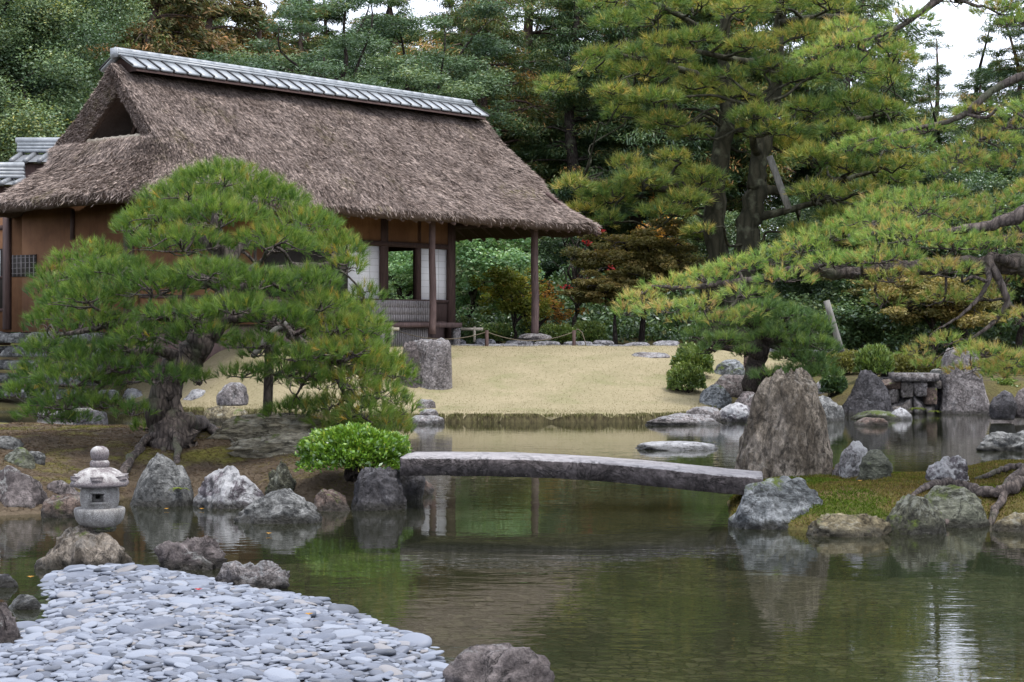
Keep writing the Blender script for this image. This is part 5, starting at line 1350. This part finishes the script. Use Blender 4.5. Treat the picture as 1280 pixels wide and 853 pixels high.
# --- woodland trees: trunk with limbs, crown of leaf clumps
def bg_tree(name, label, cat, loc, kind, h, rad, mats, seed, group=None, n_leaf=42000, leaf=(.26, .07)):
    rng = np.random.default_rng(seed)
    root = empty(name, loc, label, cat, group)
    tb = MB(); C = []; RR = []
    wob = rng.normal(size=(6, 2)) * .02 * h
    tz = np.linspace(-.3, h * .97, 6); tp = np.column_stack([wob - wob[0], tz])
    if kind == 'cedar':
        trunk = spline(tp, 5); tube(tb, trunk, [h * .02, h * .014, .03], 10, rough=.12, seed=seed)
        z = h * .26
        while z < h * .99:
            f = (z / h - .26) / .74; r = rad * (1 - f) ** .75 * (.75 + .5 * rng.random()) * min(1, .5 + f * 3) + .15
            for q in range(int(rng.integers(3, 6))):
                a = rng.random() * 2 * np.pi; d = np.array([math.cos(a), math.sin(a), 0])
                c0 = np.array([np.interp(z, tz, tp[:, 0]), np.interp(z, tz, tp[:, 1]), z])
                e = c0 + d * r + [0, 0, r * rng.uniform(-.25, .15)]
                if r > .8: tube(tb, crooked(c0, e, 4, .06, rng, .08), [.02 + r * .014, .012], 5)
                for m_ in range(int(1 + r * 1.3)):
                    u = rng.uniform(.3, 1.02); C.append(c0 + (e - c0) * u + rng.normal(size=3) * .16 * r * [1, 1, .5]); s = rng.uniform(.45, .85) * (.5 + .2 * r)
                    RR.append([s, s, s * .42])
            z += h * rng.uniform(.024, .042)
    elif kind in ('round', 'flat', 'open'):
        hb = h * {'round': .3, 'flat': .45, 'open': .3}[kind]
        lean = rng.normal(size=2) * .08 * h
        trunk = spline([[0, 0, -.3], [lean[0] * .5, lean[1] * .5, hb * .6], [lean[0] * .3, lean[1], hb], [lean[0] * .8, lean[1] * .6, h * .75]], 6)
        tube(tb, trunk, [h * .022 + .03, h * .015 + .02, h * .012, .03], 10, rough=.15, seed=seed)
        nl = {'round': 16, 'flat': 13, 'open': 14}[kind]
        for q in range(nl):
            a = q * 2.4 + rng.random() * .6; f = rng.random()
            s0 = trunk[int(len(trunk) * rng.uniform(.55, .95))]
            rr_ = rad * (rng.uniform(.35, 1.0))
            zt_ = hb + (h - hb) * (rng.uniform(.1, .95) if kind != 'flat' else rng.uniform(.3, .95))
            if kind != 'flat': rr_ *= math.sqrt(max(.08, 1 - (zt_ / h) ** 3))
            e = np.array([math.cos(a) * rr_, math.sin(a) * rr_, zt_])
            br_ = crooked(s0, e, 6, .08, rng, .1); tube(tb, br_, [h * .008 + .012, .015], 6, rough=.1)
            for m_ in range({'round': 9, 'flat': 7, 'open': 6}[kind]):
                u = br_[int(len(br_) * rng.uniform(.45, .999))]
                cc = u + rng.normal(size=3) * rad * np.array([.22, .22, .10 if kind == 'flat' else .16])
                s = rad * rng.uniform(.14, .26); C.append(cc); RR.append([s, s, s * (.35 if kind == 'flat' else .6)])
                tube(tb, np.array([u, cc]), [.012, .006], 4)
    C = np.array(C); RR = np.array(RR)
    vol = RR[:, 0] ** 2; cnt = np.maximum(8, (n_leaf * vol / vol.sum()).astype(int))
    if n_leaf < 300: cnt = np.where(rng.random(len(C)) < .10, 22, 0)
    idx = np.repeat(np.arange(len(C)), cnt); n = len(idx)
    d = rdir(n, rng); rr_ = rng.random((n, 1)) ** .45
    off = d * rr_ * (1 + .35 * fbm(d * 2 + C[idx], 2, seed)[:, None])
    pos = C[idx] + off * RR[idx]
    if kind == 'cedar':
        ax = nrm(pos * [1, 1, 0] + 1e-6) + [0, 0, -.35] + .6 * rng.normal(size=(n, 3)); nor = np.array([0, 0, 1.]) + .5 * rng.normal(size=(n, 3))
    else:
        ax = rng.normal(size=(n, 3)) * [1, 1, .5]; nor = nrm(pos - C[idx]) * .6 + [0, 0, .7] + .5 * rng.normal(size=(n, 3))
    ct = rng.normal(size=len(C)) * .13
    ti = np.clip(.45 + ct[idx] + .15 * rng.normal(size=n) + .12 * off[:, 2], 0, 1)
    cb = MB(); leaves(cb, pos, ax, nor, leaf[0] * rng.uniform(.7, 1.3, n), leaf[1] * rng.uniform(.7, 1.3, n), ti)
    tb.build("trunk", mats[0], root, smooth=True, local=True); cb.build("crown", mats[1], root, local=True)
    return root
def gz(x, y): return float(ground_z(np.array([float(x)]), np.array([float(y)]))[0])
def at(px, Y):
    x = (px - CX) / F * Y
    return (x, Y, gz(x, Y) - .05)
def put(proto, px, Y, s, rot, label=None, used=set()):
    if proto.name in used: o = copy_tree(proto)
    else: used.add(proto.name); o = proto
    o.location = at(px, Y); o.scale = (s, s, s); o.rotation_euler = (0, 0, rot)
    if label: o["label"] = label
    return o
GW = "woodland trees behind the teahouse and pond"
LC = "tall dark green conifer in the dense wood behind the garden"
cA = bg_tree("conifer", LC, "conifer", (0, 0, 0), 'cedar', 17, 2.9, (MAT['bark_red'], MAT['cedar']), 101, GW, 51000, (.2, .042))
cB = bg_tree("conifer", LC, "conifer", (0, 0, 0), 'cedar', 16, 2.5, (MAT['bark_dark'], MAT['cedar']), 102, GW, 42000, (.2, .042))
cC = bg_tree("conifer", LC, "conifer", (0, 0, 0), 'cedar', 18, 3.3, (MAT['bark_red'], MAT['cedar']), 103, GW, 54000, (.2, .042))
rA = bg_tree("conifer", "rust-brown conifer rising behind the teahouse ridge's left half", "conifer", (0, 0, 0), 'cedar', 16, 3.2, (MAT['bark_red'], MAT['brown_conifer']), 104, "rust-brown conifers behind the ridge", 46000)
eA = bg_tree("broadleaf_tree", "large bluish evergreen broadleaf tree behind the teahouse's left gable", "tree", (0, 0, 0), 'round', 13.5, 4.6, (MAT['bark_dark'], MAT['broad']), 105, "evergreen trees left of the gable", 160000, (.095, .05))
fA = bg_tree("pine_tree", "flat-topped dark pine with a curving trunk above the middle of the ridge", "pine tree", (0, 0, 0), 'flat', 13.2, 4.2, (MAT['bark_dark'], MAT['broad']), 106, "flat-topped pines above the ridge", 60000, (.15, .045))
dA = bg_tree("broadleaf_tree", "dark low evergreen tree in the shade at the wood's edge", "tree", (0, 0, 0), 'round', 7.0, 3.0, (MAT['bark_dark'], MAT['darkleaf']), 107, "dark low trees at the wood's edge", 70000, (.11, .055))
aA = bg_tree("autumn_tree", "thin orange-leaved autumn tree far back in the wood", "autumn tree", (0, 0, 0), 'open', 14, 3.6, (MAT['bark_dark'], MAT['orange']), 108, "autumn trees far back in the wood", 12000, (.22, .12))
rz = lambda: rp.random() * 6.28
for px, Y, s in ((52, 56, 1.0), (-70, 54, 1.05), (108, 66, 1.0), (10, 70, 1.2)): put(eA, px, Y, s, rz(), None if px != 52 else None)
for px, Y, s in ((195, 62, 1.0), (268, 68, 1.05), (330, 76, 1.02), (150, 74, 1.1)): put(rA, px, Y, s, rz())
for px, Y, s in ((400, 62, 1.0), (515, 68, 1.0)): put(fA, px, Y, s, rz())
conf = [(300, 86, .95, cB), (350, 82, .85, cA), (470, 84, .95, cA), (560, 78, .85, cB), (612, 72, .92, cC), (655, 80, 1.05, cA), (700, 70, .86, cB), (742, 82, 1.1, cC), (775, 74, 1.0, cA), (820, 68, 1.05, cB), (870, 76, 1.15, cC), (940, 70, 1.1, cA), (1010, 76, 1.1, cC), (1070, 70, 1.05, cB), (1118, 84, .58, cA),
        (1250, 63, .70, cC), (1290, 58, .80, cA), (1180, 74, .70, cB), (1212, 80, .74, cA), (1150, 88, .86, cC), (1240, 92, 1.05, cB), (1108, 92, 1.0, cC), (1350, 66, 1.0, cC), (395, 92, .95, cC), (430, 88, .9, cA), (500, 94, 1.05, cB), (545, 86, 1.0, cC), (720, 92, 1.1, cB), (770, 100, 1.15, cC), (330, 94, 1.0, cB), (245, 86, 1.05, cC), (190, 92, 1.1, cA), (1390, 60, 1.0, cA), (1150, 66, .50, cC), (600, 96, 1.0, cA), (690, 100, .9, cC), (800, 96, 1.2, cB), (920, 98, 1.2, cC), (440, 100, .8, cB), (360, 104, .9, cC), (520, 104, .8, cA), (130, 90, 1.3, cB), (-60, 80, 1.2, cA), (-150, 66, 1.1, cB), (1010, 110, 1.0, cA), (1380, 90, 1.1, cC), (1480, 70, 1.1, cA)]
for px, Y, s, k_ in conf: put(k_, px, Y, s * (1.18 if px < 1140 else 1.0), rz())
for px, Y, s in ((540, 64, .75), (620, 68, .8), (700, 66, .62), (770, 72, .7), (830, 66, .65), (890, 62, .7), (985, 58, .7), (1045, 54, .7), (1100, 56, .8), (1160, 52, .65), (1215, 54, .8), (1270, 50, .72), (1330, 53, .9), (480, 62, .8), (1400, 50, 1.0), (1130, 62, 1.0), (740, 76, 1.0), (590, 78, 1.1), (660, 82, 1.0)): put(dA, px, Y, s, rz())
for px, Y, s in ((455, 92, .98), (545, 90, 1.05), (640, 92, 1.05), (715, 92, 1.1), (350, 96, 1.1), (585, 108, 1.25), (855, 90, .8), (420, 112, 1.2), (1240, 110, .95), (775, 88, .62)): put(aA, px, Y, s, rz())
def one(name, label, cat, px, Y, kind, h, rad, mt, seed, n, lf, bk='bark_dark'):
    return bg_tree(name, label, cat, at(px, Y), kind, h, rad, (MAT[bk], MAT[mt]), seed, None, n, lf)
one("broadleaf_tree", "pale green rounded tree seen under the eaves right of the paper screens", "tree", 598, 53.5, 'round', 4.5, 2.3, 'lightgreen', 121, 34000, (.12, .06))
one("broadleaf_tree", "pale green tree framed in the open screen of the teahouse", "tree", 498, 55.5, 'round', 4.8, 2.2, 'lightgreen', 122, 30000, (.12, .06))
one("shrub", "yellow-green autumn shrub left of the right-hand eave post", "shrub", 640, 50, 'open', 2.2, 1.2, 'yellow', 123, 9000, (.10, .05))
one("shrub", "orange autumn shrub just behind the right-hand eave post", "shrub", 678, 52, 'open', 2.3, .9, 'orange', 124, 2200, (.10, .05))
one("broadleaf_tree", "thin maple with a few red leaves right of the eave post", "maple", 726, 56, 'open', 3.9, 1.1, 'red', 125, 90, (.13, .09))
one("broadleaf_tree", "olive-brown rounded tree between the lawn and the huge old pine", "tree", 800, 53, 'flat', 3.6, 1.9, 'olive', 126, 34000, (.11, .05))
one("broadleaf_tree", "lower olive-brown tree at the lawn's far right corner", "tree", 770, 51.5, 'flat', 2.4, 1.3, 'olive', 127, 22000, (.11, .05))
one("shrub", "orange-leaved shrub high behind the olive-brown tree", "shrub", 820, 60, 'open', 4.6, 1.2, 'orange', 128, 2600, (.13, .07))
one("broadleaf_tree", "dark olive clipped tree behind the stone wall on the right", "tree", 1165, 47, 'flat', 2.5, 2.0, 'olive', 129, 30000, (.11, .05))
one("broadleaf_tree", "dark green tree behind the leaning support pole", "tree", 1085, 48, 'round', 2.6, 1.9, 'darkleaf', 130, 34000, (.11, .06))

# --- shrubs
def shrub(label, px, Y, z, wpx, ytop, mt, seed, n, lf, name="shrub", group=None, depth=.9, under=.0, up=.5):
    rng = np.random.default_rng(seed)
    s = Y / F; x = (px - CX) * s; rx = wpx * s / 2; top = EYE - (ytop - HY) * s; h = top - z
    root = empty(name, (x, Y, z), label, "shrub", group)
    d = rdir(n, rng); d[:, 2] = np.abs(d[:, 2]) * 1.0 - .38 * (rng.random(n) < .45)
    ir = 1 + .16 * fbm(d * 2.2 + seed, 3, seed) + .10 * fbm(d * 6 + seed, 2, seed + 1)
    rr = rng.uniform(.62, 1.03, n) ** .6 * ir
    hz = h * (1 - under)
    pos = d * rr[:, None] * [rx, rx * depth, hz * .62] + [0, 0, h * under + hz * .40]
    pos = pos[pos[:, 2] > -.05]; n = len(pos); d = d[:n]
    ax = nrm(pos - [0, 0, h * .3]) + [0, 0, up] + .6 * rng.normal(size=(n, 3)); nor = rng.normal(size=(n, 3)) + [0, 0, .9]
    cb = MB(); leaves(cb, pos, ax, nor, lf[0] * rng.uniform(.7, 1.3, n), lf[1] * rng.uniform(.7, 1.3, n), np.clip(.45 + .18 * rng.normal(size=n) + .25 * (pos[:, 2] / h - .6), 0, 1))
    cb.build("foliage", MAT[mt], root, local=True)
    tb = MB()
    for k in range(16):
        e = pos[rng.integers(n)] * .9
        tube(tb, crooked(np.array([0, 0, -.05]) + rng.normal(size=3) * [.08 * rx, .08 * rx, 0], e, 5, .08, rng), [.012 + .015 * rx, .004], 5)
    tb.build("stem", MAT['bark_dark'], root, smooth=True, local=True)
    return root
shrub("bright glossy green leafy bush at the bridge's left end", 446, 18.55, .26, 134, 532, 'bush', 201, 15000, (.05, .024), under=.0)
lh = lambda px, Y: float(fb(np.array([(px - CX) / F * Y]), np.array([Y]))[0])
shrub("upper of the two clipped round bushes at the lawn's right edge", 865, 39.3, lh(865, 39.3), 50, 432, 'clip', 202, 9000, (.07, .03))
shrub("lower round clipped bush at the lawn's right edge above the blue-grey boulder", 858, 37.6, lh(858, 37.6), 48, 455, 'clip', 203, 9000, (.07, .03))
shrub("spiky dark glossy bush on top of the dark sloping boulder", 1092, 38.6, .75, 48, 433, 'clip', 204, 4500, (.13, .035), up=1.2)
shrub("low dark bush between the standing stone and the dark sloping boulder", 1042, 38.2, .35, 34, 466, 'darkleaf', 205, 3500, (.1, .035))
shrub("round clipped bush at the right picture edge above the far waterline", 1256, 38.6, .45, 48, 474, 'clip', 206, 7000, (.07, .03))
k = 0
for px, w, yt, Y, mt in ((1050, 64, 436, 42, 'clip2'), (1128, 62, 442, 41.5, 'clip2'), (1168, 48, 447, 41, 'clip2'), (1195, 60, 452, 43, 'clip'), (1245, 70, 448, 43.5, 'clip2'), (1290, 60, 450, 42.5, 'clip')):
    shrub(("olive clipped mound shrub left of the spiky bush", "olive clipped mound shrub right of the spiky bush", "small olive clipped shrub above the wall capstone's right end", "dark clipped shrub behind the tall grey upright stone", "olive shrub right of the tall grey upright stone", "clipped shrub beyond the right edge's round bush")[k], px, Y, lh(px, Y) - .1, w, yt, mt, 210 + k, 8000, (.075, .035)); k += 1
for px, w, yt, Y, lab in ((697, 56, 406, 49, "low pale green shrub behind the rope barrier's middle"), (735, 46, 403, 50, "upright green shrub behind the rope barrier's right stake"), (575, 50, 400, 50, "dark low shrub under the eaves beside the veranda"), (620, 60, 404, 52, "dark green shrub behind the paving stones under the eaves"), (660, 40, 404, 53, "small green shrub behind the right-hand eave post")):
    shrub(lab, px, Y, gz((px - CX) / F * Y, Y), w, yt, 'clip' if 'pale' in lab or 'upright' in lab else 'darkleaf', 230 + px, 6000, (.09, .04))
# dense dark undergrowth below the wood
p = np.stack([R.uniform(-26, 34, 150000), R.uniform(55, 70, 150000)], -1)
hh = np.clip(1.6 + 1.1 * fbm2(p[:, 0] * .45, p[:, 1] * .3, 4, 31), .2, 4) * smooth((p[:, 1] - 54) / 3)
z = ground_z(p[:, 0], p[:, 1]) + hh * R.random(len(p)) ** .5
mb = MB(); leaves(mb, np.column_stack([p, z]), R.normal(size=(len(p), 3)), R.normal(size=(len(p), 3)) + [0, -.3, .8], R.uniform(.12, .26, len(p)), R.uniform(.06, .12, len(p)), np.clip(R.normal(.4, .2, len(p)), 0, 1))
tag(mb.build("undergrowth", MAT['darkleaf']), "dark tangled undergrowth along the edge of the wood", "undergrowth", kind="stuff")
# far wood that closes the view between the trunks
p = np.stack([R.uniform(-75, 75, 150000), R.uniform(112, 135, 150000)], -1)
hh = np.clip(9.0 + 4.5 * fbm2(p[:, 0] * .16, p[:, 1] * .1, 4, 33), 3, 22)
z = ground_z(p[:, 0], p[:, 1]) + hh * R.random(len(p)) ** .75
mb = MB(); leaves(mb, np.column_stack([p, z]), R.normal(size=(len(p), 3)), R.normal(size=(len(p), 3)) + [0, -.5, .6], R.uniform(.3, .6, len(p)), R.uniform(.15, .3, len(p)), np.clip(R.normal(.4, .2, len(p)), 0, 1))
tag(mb.build("far_woods", MAT['cedar']), "far dark woodland behind the nearer trees", "woods", kind="stuff")

# --- ferns and little plants on the rocks
def fern(label, px, py, Y, n, L, seed):
    rng = np.random.default_rng(seed); c = P(px, py, Y); mb = MB()
    for k in range(n):
        a = rng.uniform(0, 2 * np.pi); d = np.array([math.cos(a), math.sin(a) * .8 - .3, 0]); l = L * rng.uniform(.6, 1.1)
        t = np.linspace(0, 1, 10)[:, None]; q = c + d * l * t + np.array([0, 0, 1.]) * (l * (.7 * t - .75 * t * t))
        tube(mb, q, [.004, .002], 4)
        for sg in (-1, 1):
            sd = np.array([-d[1], d[0], 0]) * sg
            leaves(mb, q[1:] + sd * .014 * (1.2 - t[1:]), np.repeat((sd + d * .5)[None], 9, 0), np.array([0, 0, 1.]) + .2 * rng.normal(size=(9, 3)), .045 * (1.3 - t[1:, 0]) * L / .16, .014 * L / .16, np.clip(rng.normal(.5, .2, 9), 0, 1))
    return tag(mb.build("fern", MAT['fern'], loc=c), label, "fern")
fern("yellow-green fern hanging from the dark mossy boulder on the right island", 1148, 634, 16.15, 12, .2, 1)
fern("second small fern on the upper right of the dark mossy boulder", 1165, 629, 16.3, 8, .15, 2)
fern("small fern tuft on the lumpy rock right of the lantern boulder", 266, 697, 13.35, 12, .10, 3)
fern("tiny green plant at the foot of the angular boulder right of the lantern", 226, 612, 17.9, 7, .12, 4)
fern("bright green tuft growing at the foot of the small stone wall", 1147, 512, 37.15, 26, .2, 5)
fern("small plant at the stone wall's right foot by the tall upright stone", 1168, 515, 37.15, 16, .16, 6)

# ---------------------------------------------------------------- pebbles
m = M("pebble")
rnd = m.n("ObjectInfo", out=5); isl = m.n("NewGeometry", out=8)
rr = m.math('FRACT', m.math('ADD', m.math('MULTIPLY', rnd, 7.31), m.math('MULTIPLY', isl, 3.77)))
g = m.obj()
col = m.ramp(rr, [(0, (.035, .04, .05)), (.2, (.075, .086, .112)), (.5, (.125, .142, .178)), (.85, (.20, .22, .258)), (.96, (.18, .165, .155)), (1, (.06, .065, .075))])
col = m.mix(m.rng(m.noise(g, 9, 5, .6), .3, .7, 0, .35), col, (.2, .21, .24))
MAT['pebble'] = m.pbr(col, .55, .35, m.bump(m.noise(g, 30, 4), .15, .004))
GP = "grey river pebbles of the bank"
LP = "flat smooth blue-grey pebble on the foreground pebble bank"
V0, F0 = ico(3)
protos = []
for k in range(10):
    V = V0.copy(); a = np.arctan2(V[:, 1], V[:, 0])
    V = V * (1 + .14 * fbm(V * 1.2 + 11 * k, 2, k))[:, None]
    V = np.sign(V) * np.abs(V) ** .85
    protos.append(V)
pts = []
rr_ = np.random.default_rng(12)
cand = []
bank = np.asarray(BANK)
grid = {}
cell = .085
cx = rr_.uniform(-3.4, .2, 220000); cy = rr_.uniform(7.4, 14.2, 220000)
csd = seg_sd(bank, cx, cy)
size = np.clip(rr_.lognormal(math.log(.031), .40, 220000), .017, .085)
for x, y, s, sdv in zip(cx, cy, size, csd):
    if sdv < -.05: continue
    gx, gy = int(x / cell), int(y / cell); ok = True
    for i in (-2, -1, 0, 1, 2):
        for j in (-2, -1, 0, 1, 2):
            for (X2, Y2, S2) in grid.get((gx + i, gy + j), ()):
                if ((x - X2) / 1.05) ** 2 + ((y - Y2) / .80) ** 2 < (.71 * (s + S2)) ** 2: ok = False; break
            if not ok: break
        if not ok: break
    if ok: grid.setdefault((gx, gy), []).append((x, y, s)); pts.append((x, y, s, sdv))
pts = np.array(pts)
hz = bank_z(pts[:, 0], pts[:, 1], pts[:, 3])
px_ = CX + F * pts[:, 0] / pts[:, 1]; py_ = HY + (EYE - hz) / pts[:, 1] * F
vis = (px_ > -15) & (px_ < 1295) & (py_ < 865)
order = np.argsort(np.where(vis, pts[:, 1], 99))
meshes = []
for k, V in enumerate(protos):
    mb = MB(); mb.add(V, [F0]); o = mb.build("pebble", MAT['pebble'], smooth=True, local=True); meshes.append(o)
rest = MB(); made = 0
for q, i in enumerate(order):
    x, y, s, sdv = pts[i]
    k = int(rr_.integers(10)); el = rr_.uniform(1.05, 1.6); th = rr_.uniform(.26, .42)
    rot = rr_.normal(0, .45) + (math.pi if rr_.random() < .5 else 0)
    tx, ty = rr_.normal(0, .16) + .12, rr_.normal(0, .15)
    z = hz[i] + s * .16 + rr_.uniform(-.014, .016)
    M4 = Matrix.Translation((x, y, z)) @ Matrix.Rotation(tx, 4, 'X') @ Matrix.Rotation(ty, 4, 'Y') @ Matrix.Rotation(rot, 4, 'Z') @ Matrix.Diagonal((s * el, s * .86, s * th, 1))
    if q < 300:
        o = meshes[k] if not meshes[k].get("label") else meshes[k].copy()
        if o.name not in COL.objects: COL.objects.link(o)
        o.matrix_world = M4
        tag(o, LP, "pebble", GP)
    else:
        A = np.array(M4)
        rest.add(protos[k] @ A[:3, :3].T + A[:3, 3], [F0])
for o in meshes:
    if not o.get("label"): bpy.data.objects.remove(o)
tag(rest.build("pebbles", MAT['pebble'], smooth=True), "remaining blue-grey river pebbles of the bank towards the lantern", "pebbles", kind="stuff")
# a few fallen leaves
LV = [("small red maple leaf lying on the pebbles", 248, 740, .13, 'red'), ("orange leaf on the pebbles near the left inlet", 38, 724, .08, 'orange'), ("orange leaf on the pebbles at the right", 386, 771, .13, 'orange'),
      ("pale fallen leaf floating below the wide grey-green boulder", 336, 669, .004, 'orange'), ("small leaf floating in front of the angular boulder", 208, 638, .004, 'orange'), ("leaf floating beside the white-topped boulder", 252, 638, .004, 'orange'), ("brown leaf on the mossy right island", 1075, 603, .33, 'orange')]
for lab, px, py, z, mt in LV:
    a = WL(px, py, z); mb = MB(); q = []
    for k in range(5):
        an = k * .62 - 1.24 + math.pi / 2; q.append([math.cos(an), math.sin(an), .25])
    leaves(mb, np.array([[a[0], a[1], z + .012]] * 5) + .014 * np.array(q), np.array(q), np.array([[0, 0, 1.]] * 5), .036, .014, np.full(5, .6))
    tag(mb.build("fallen_leaf", MAT[mt], loc=(a[0], a[1], z)), lab, "leaf")
print("pebbles", len(pts), "objects", len(sc.objects))
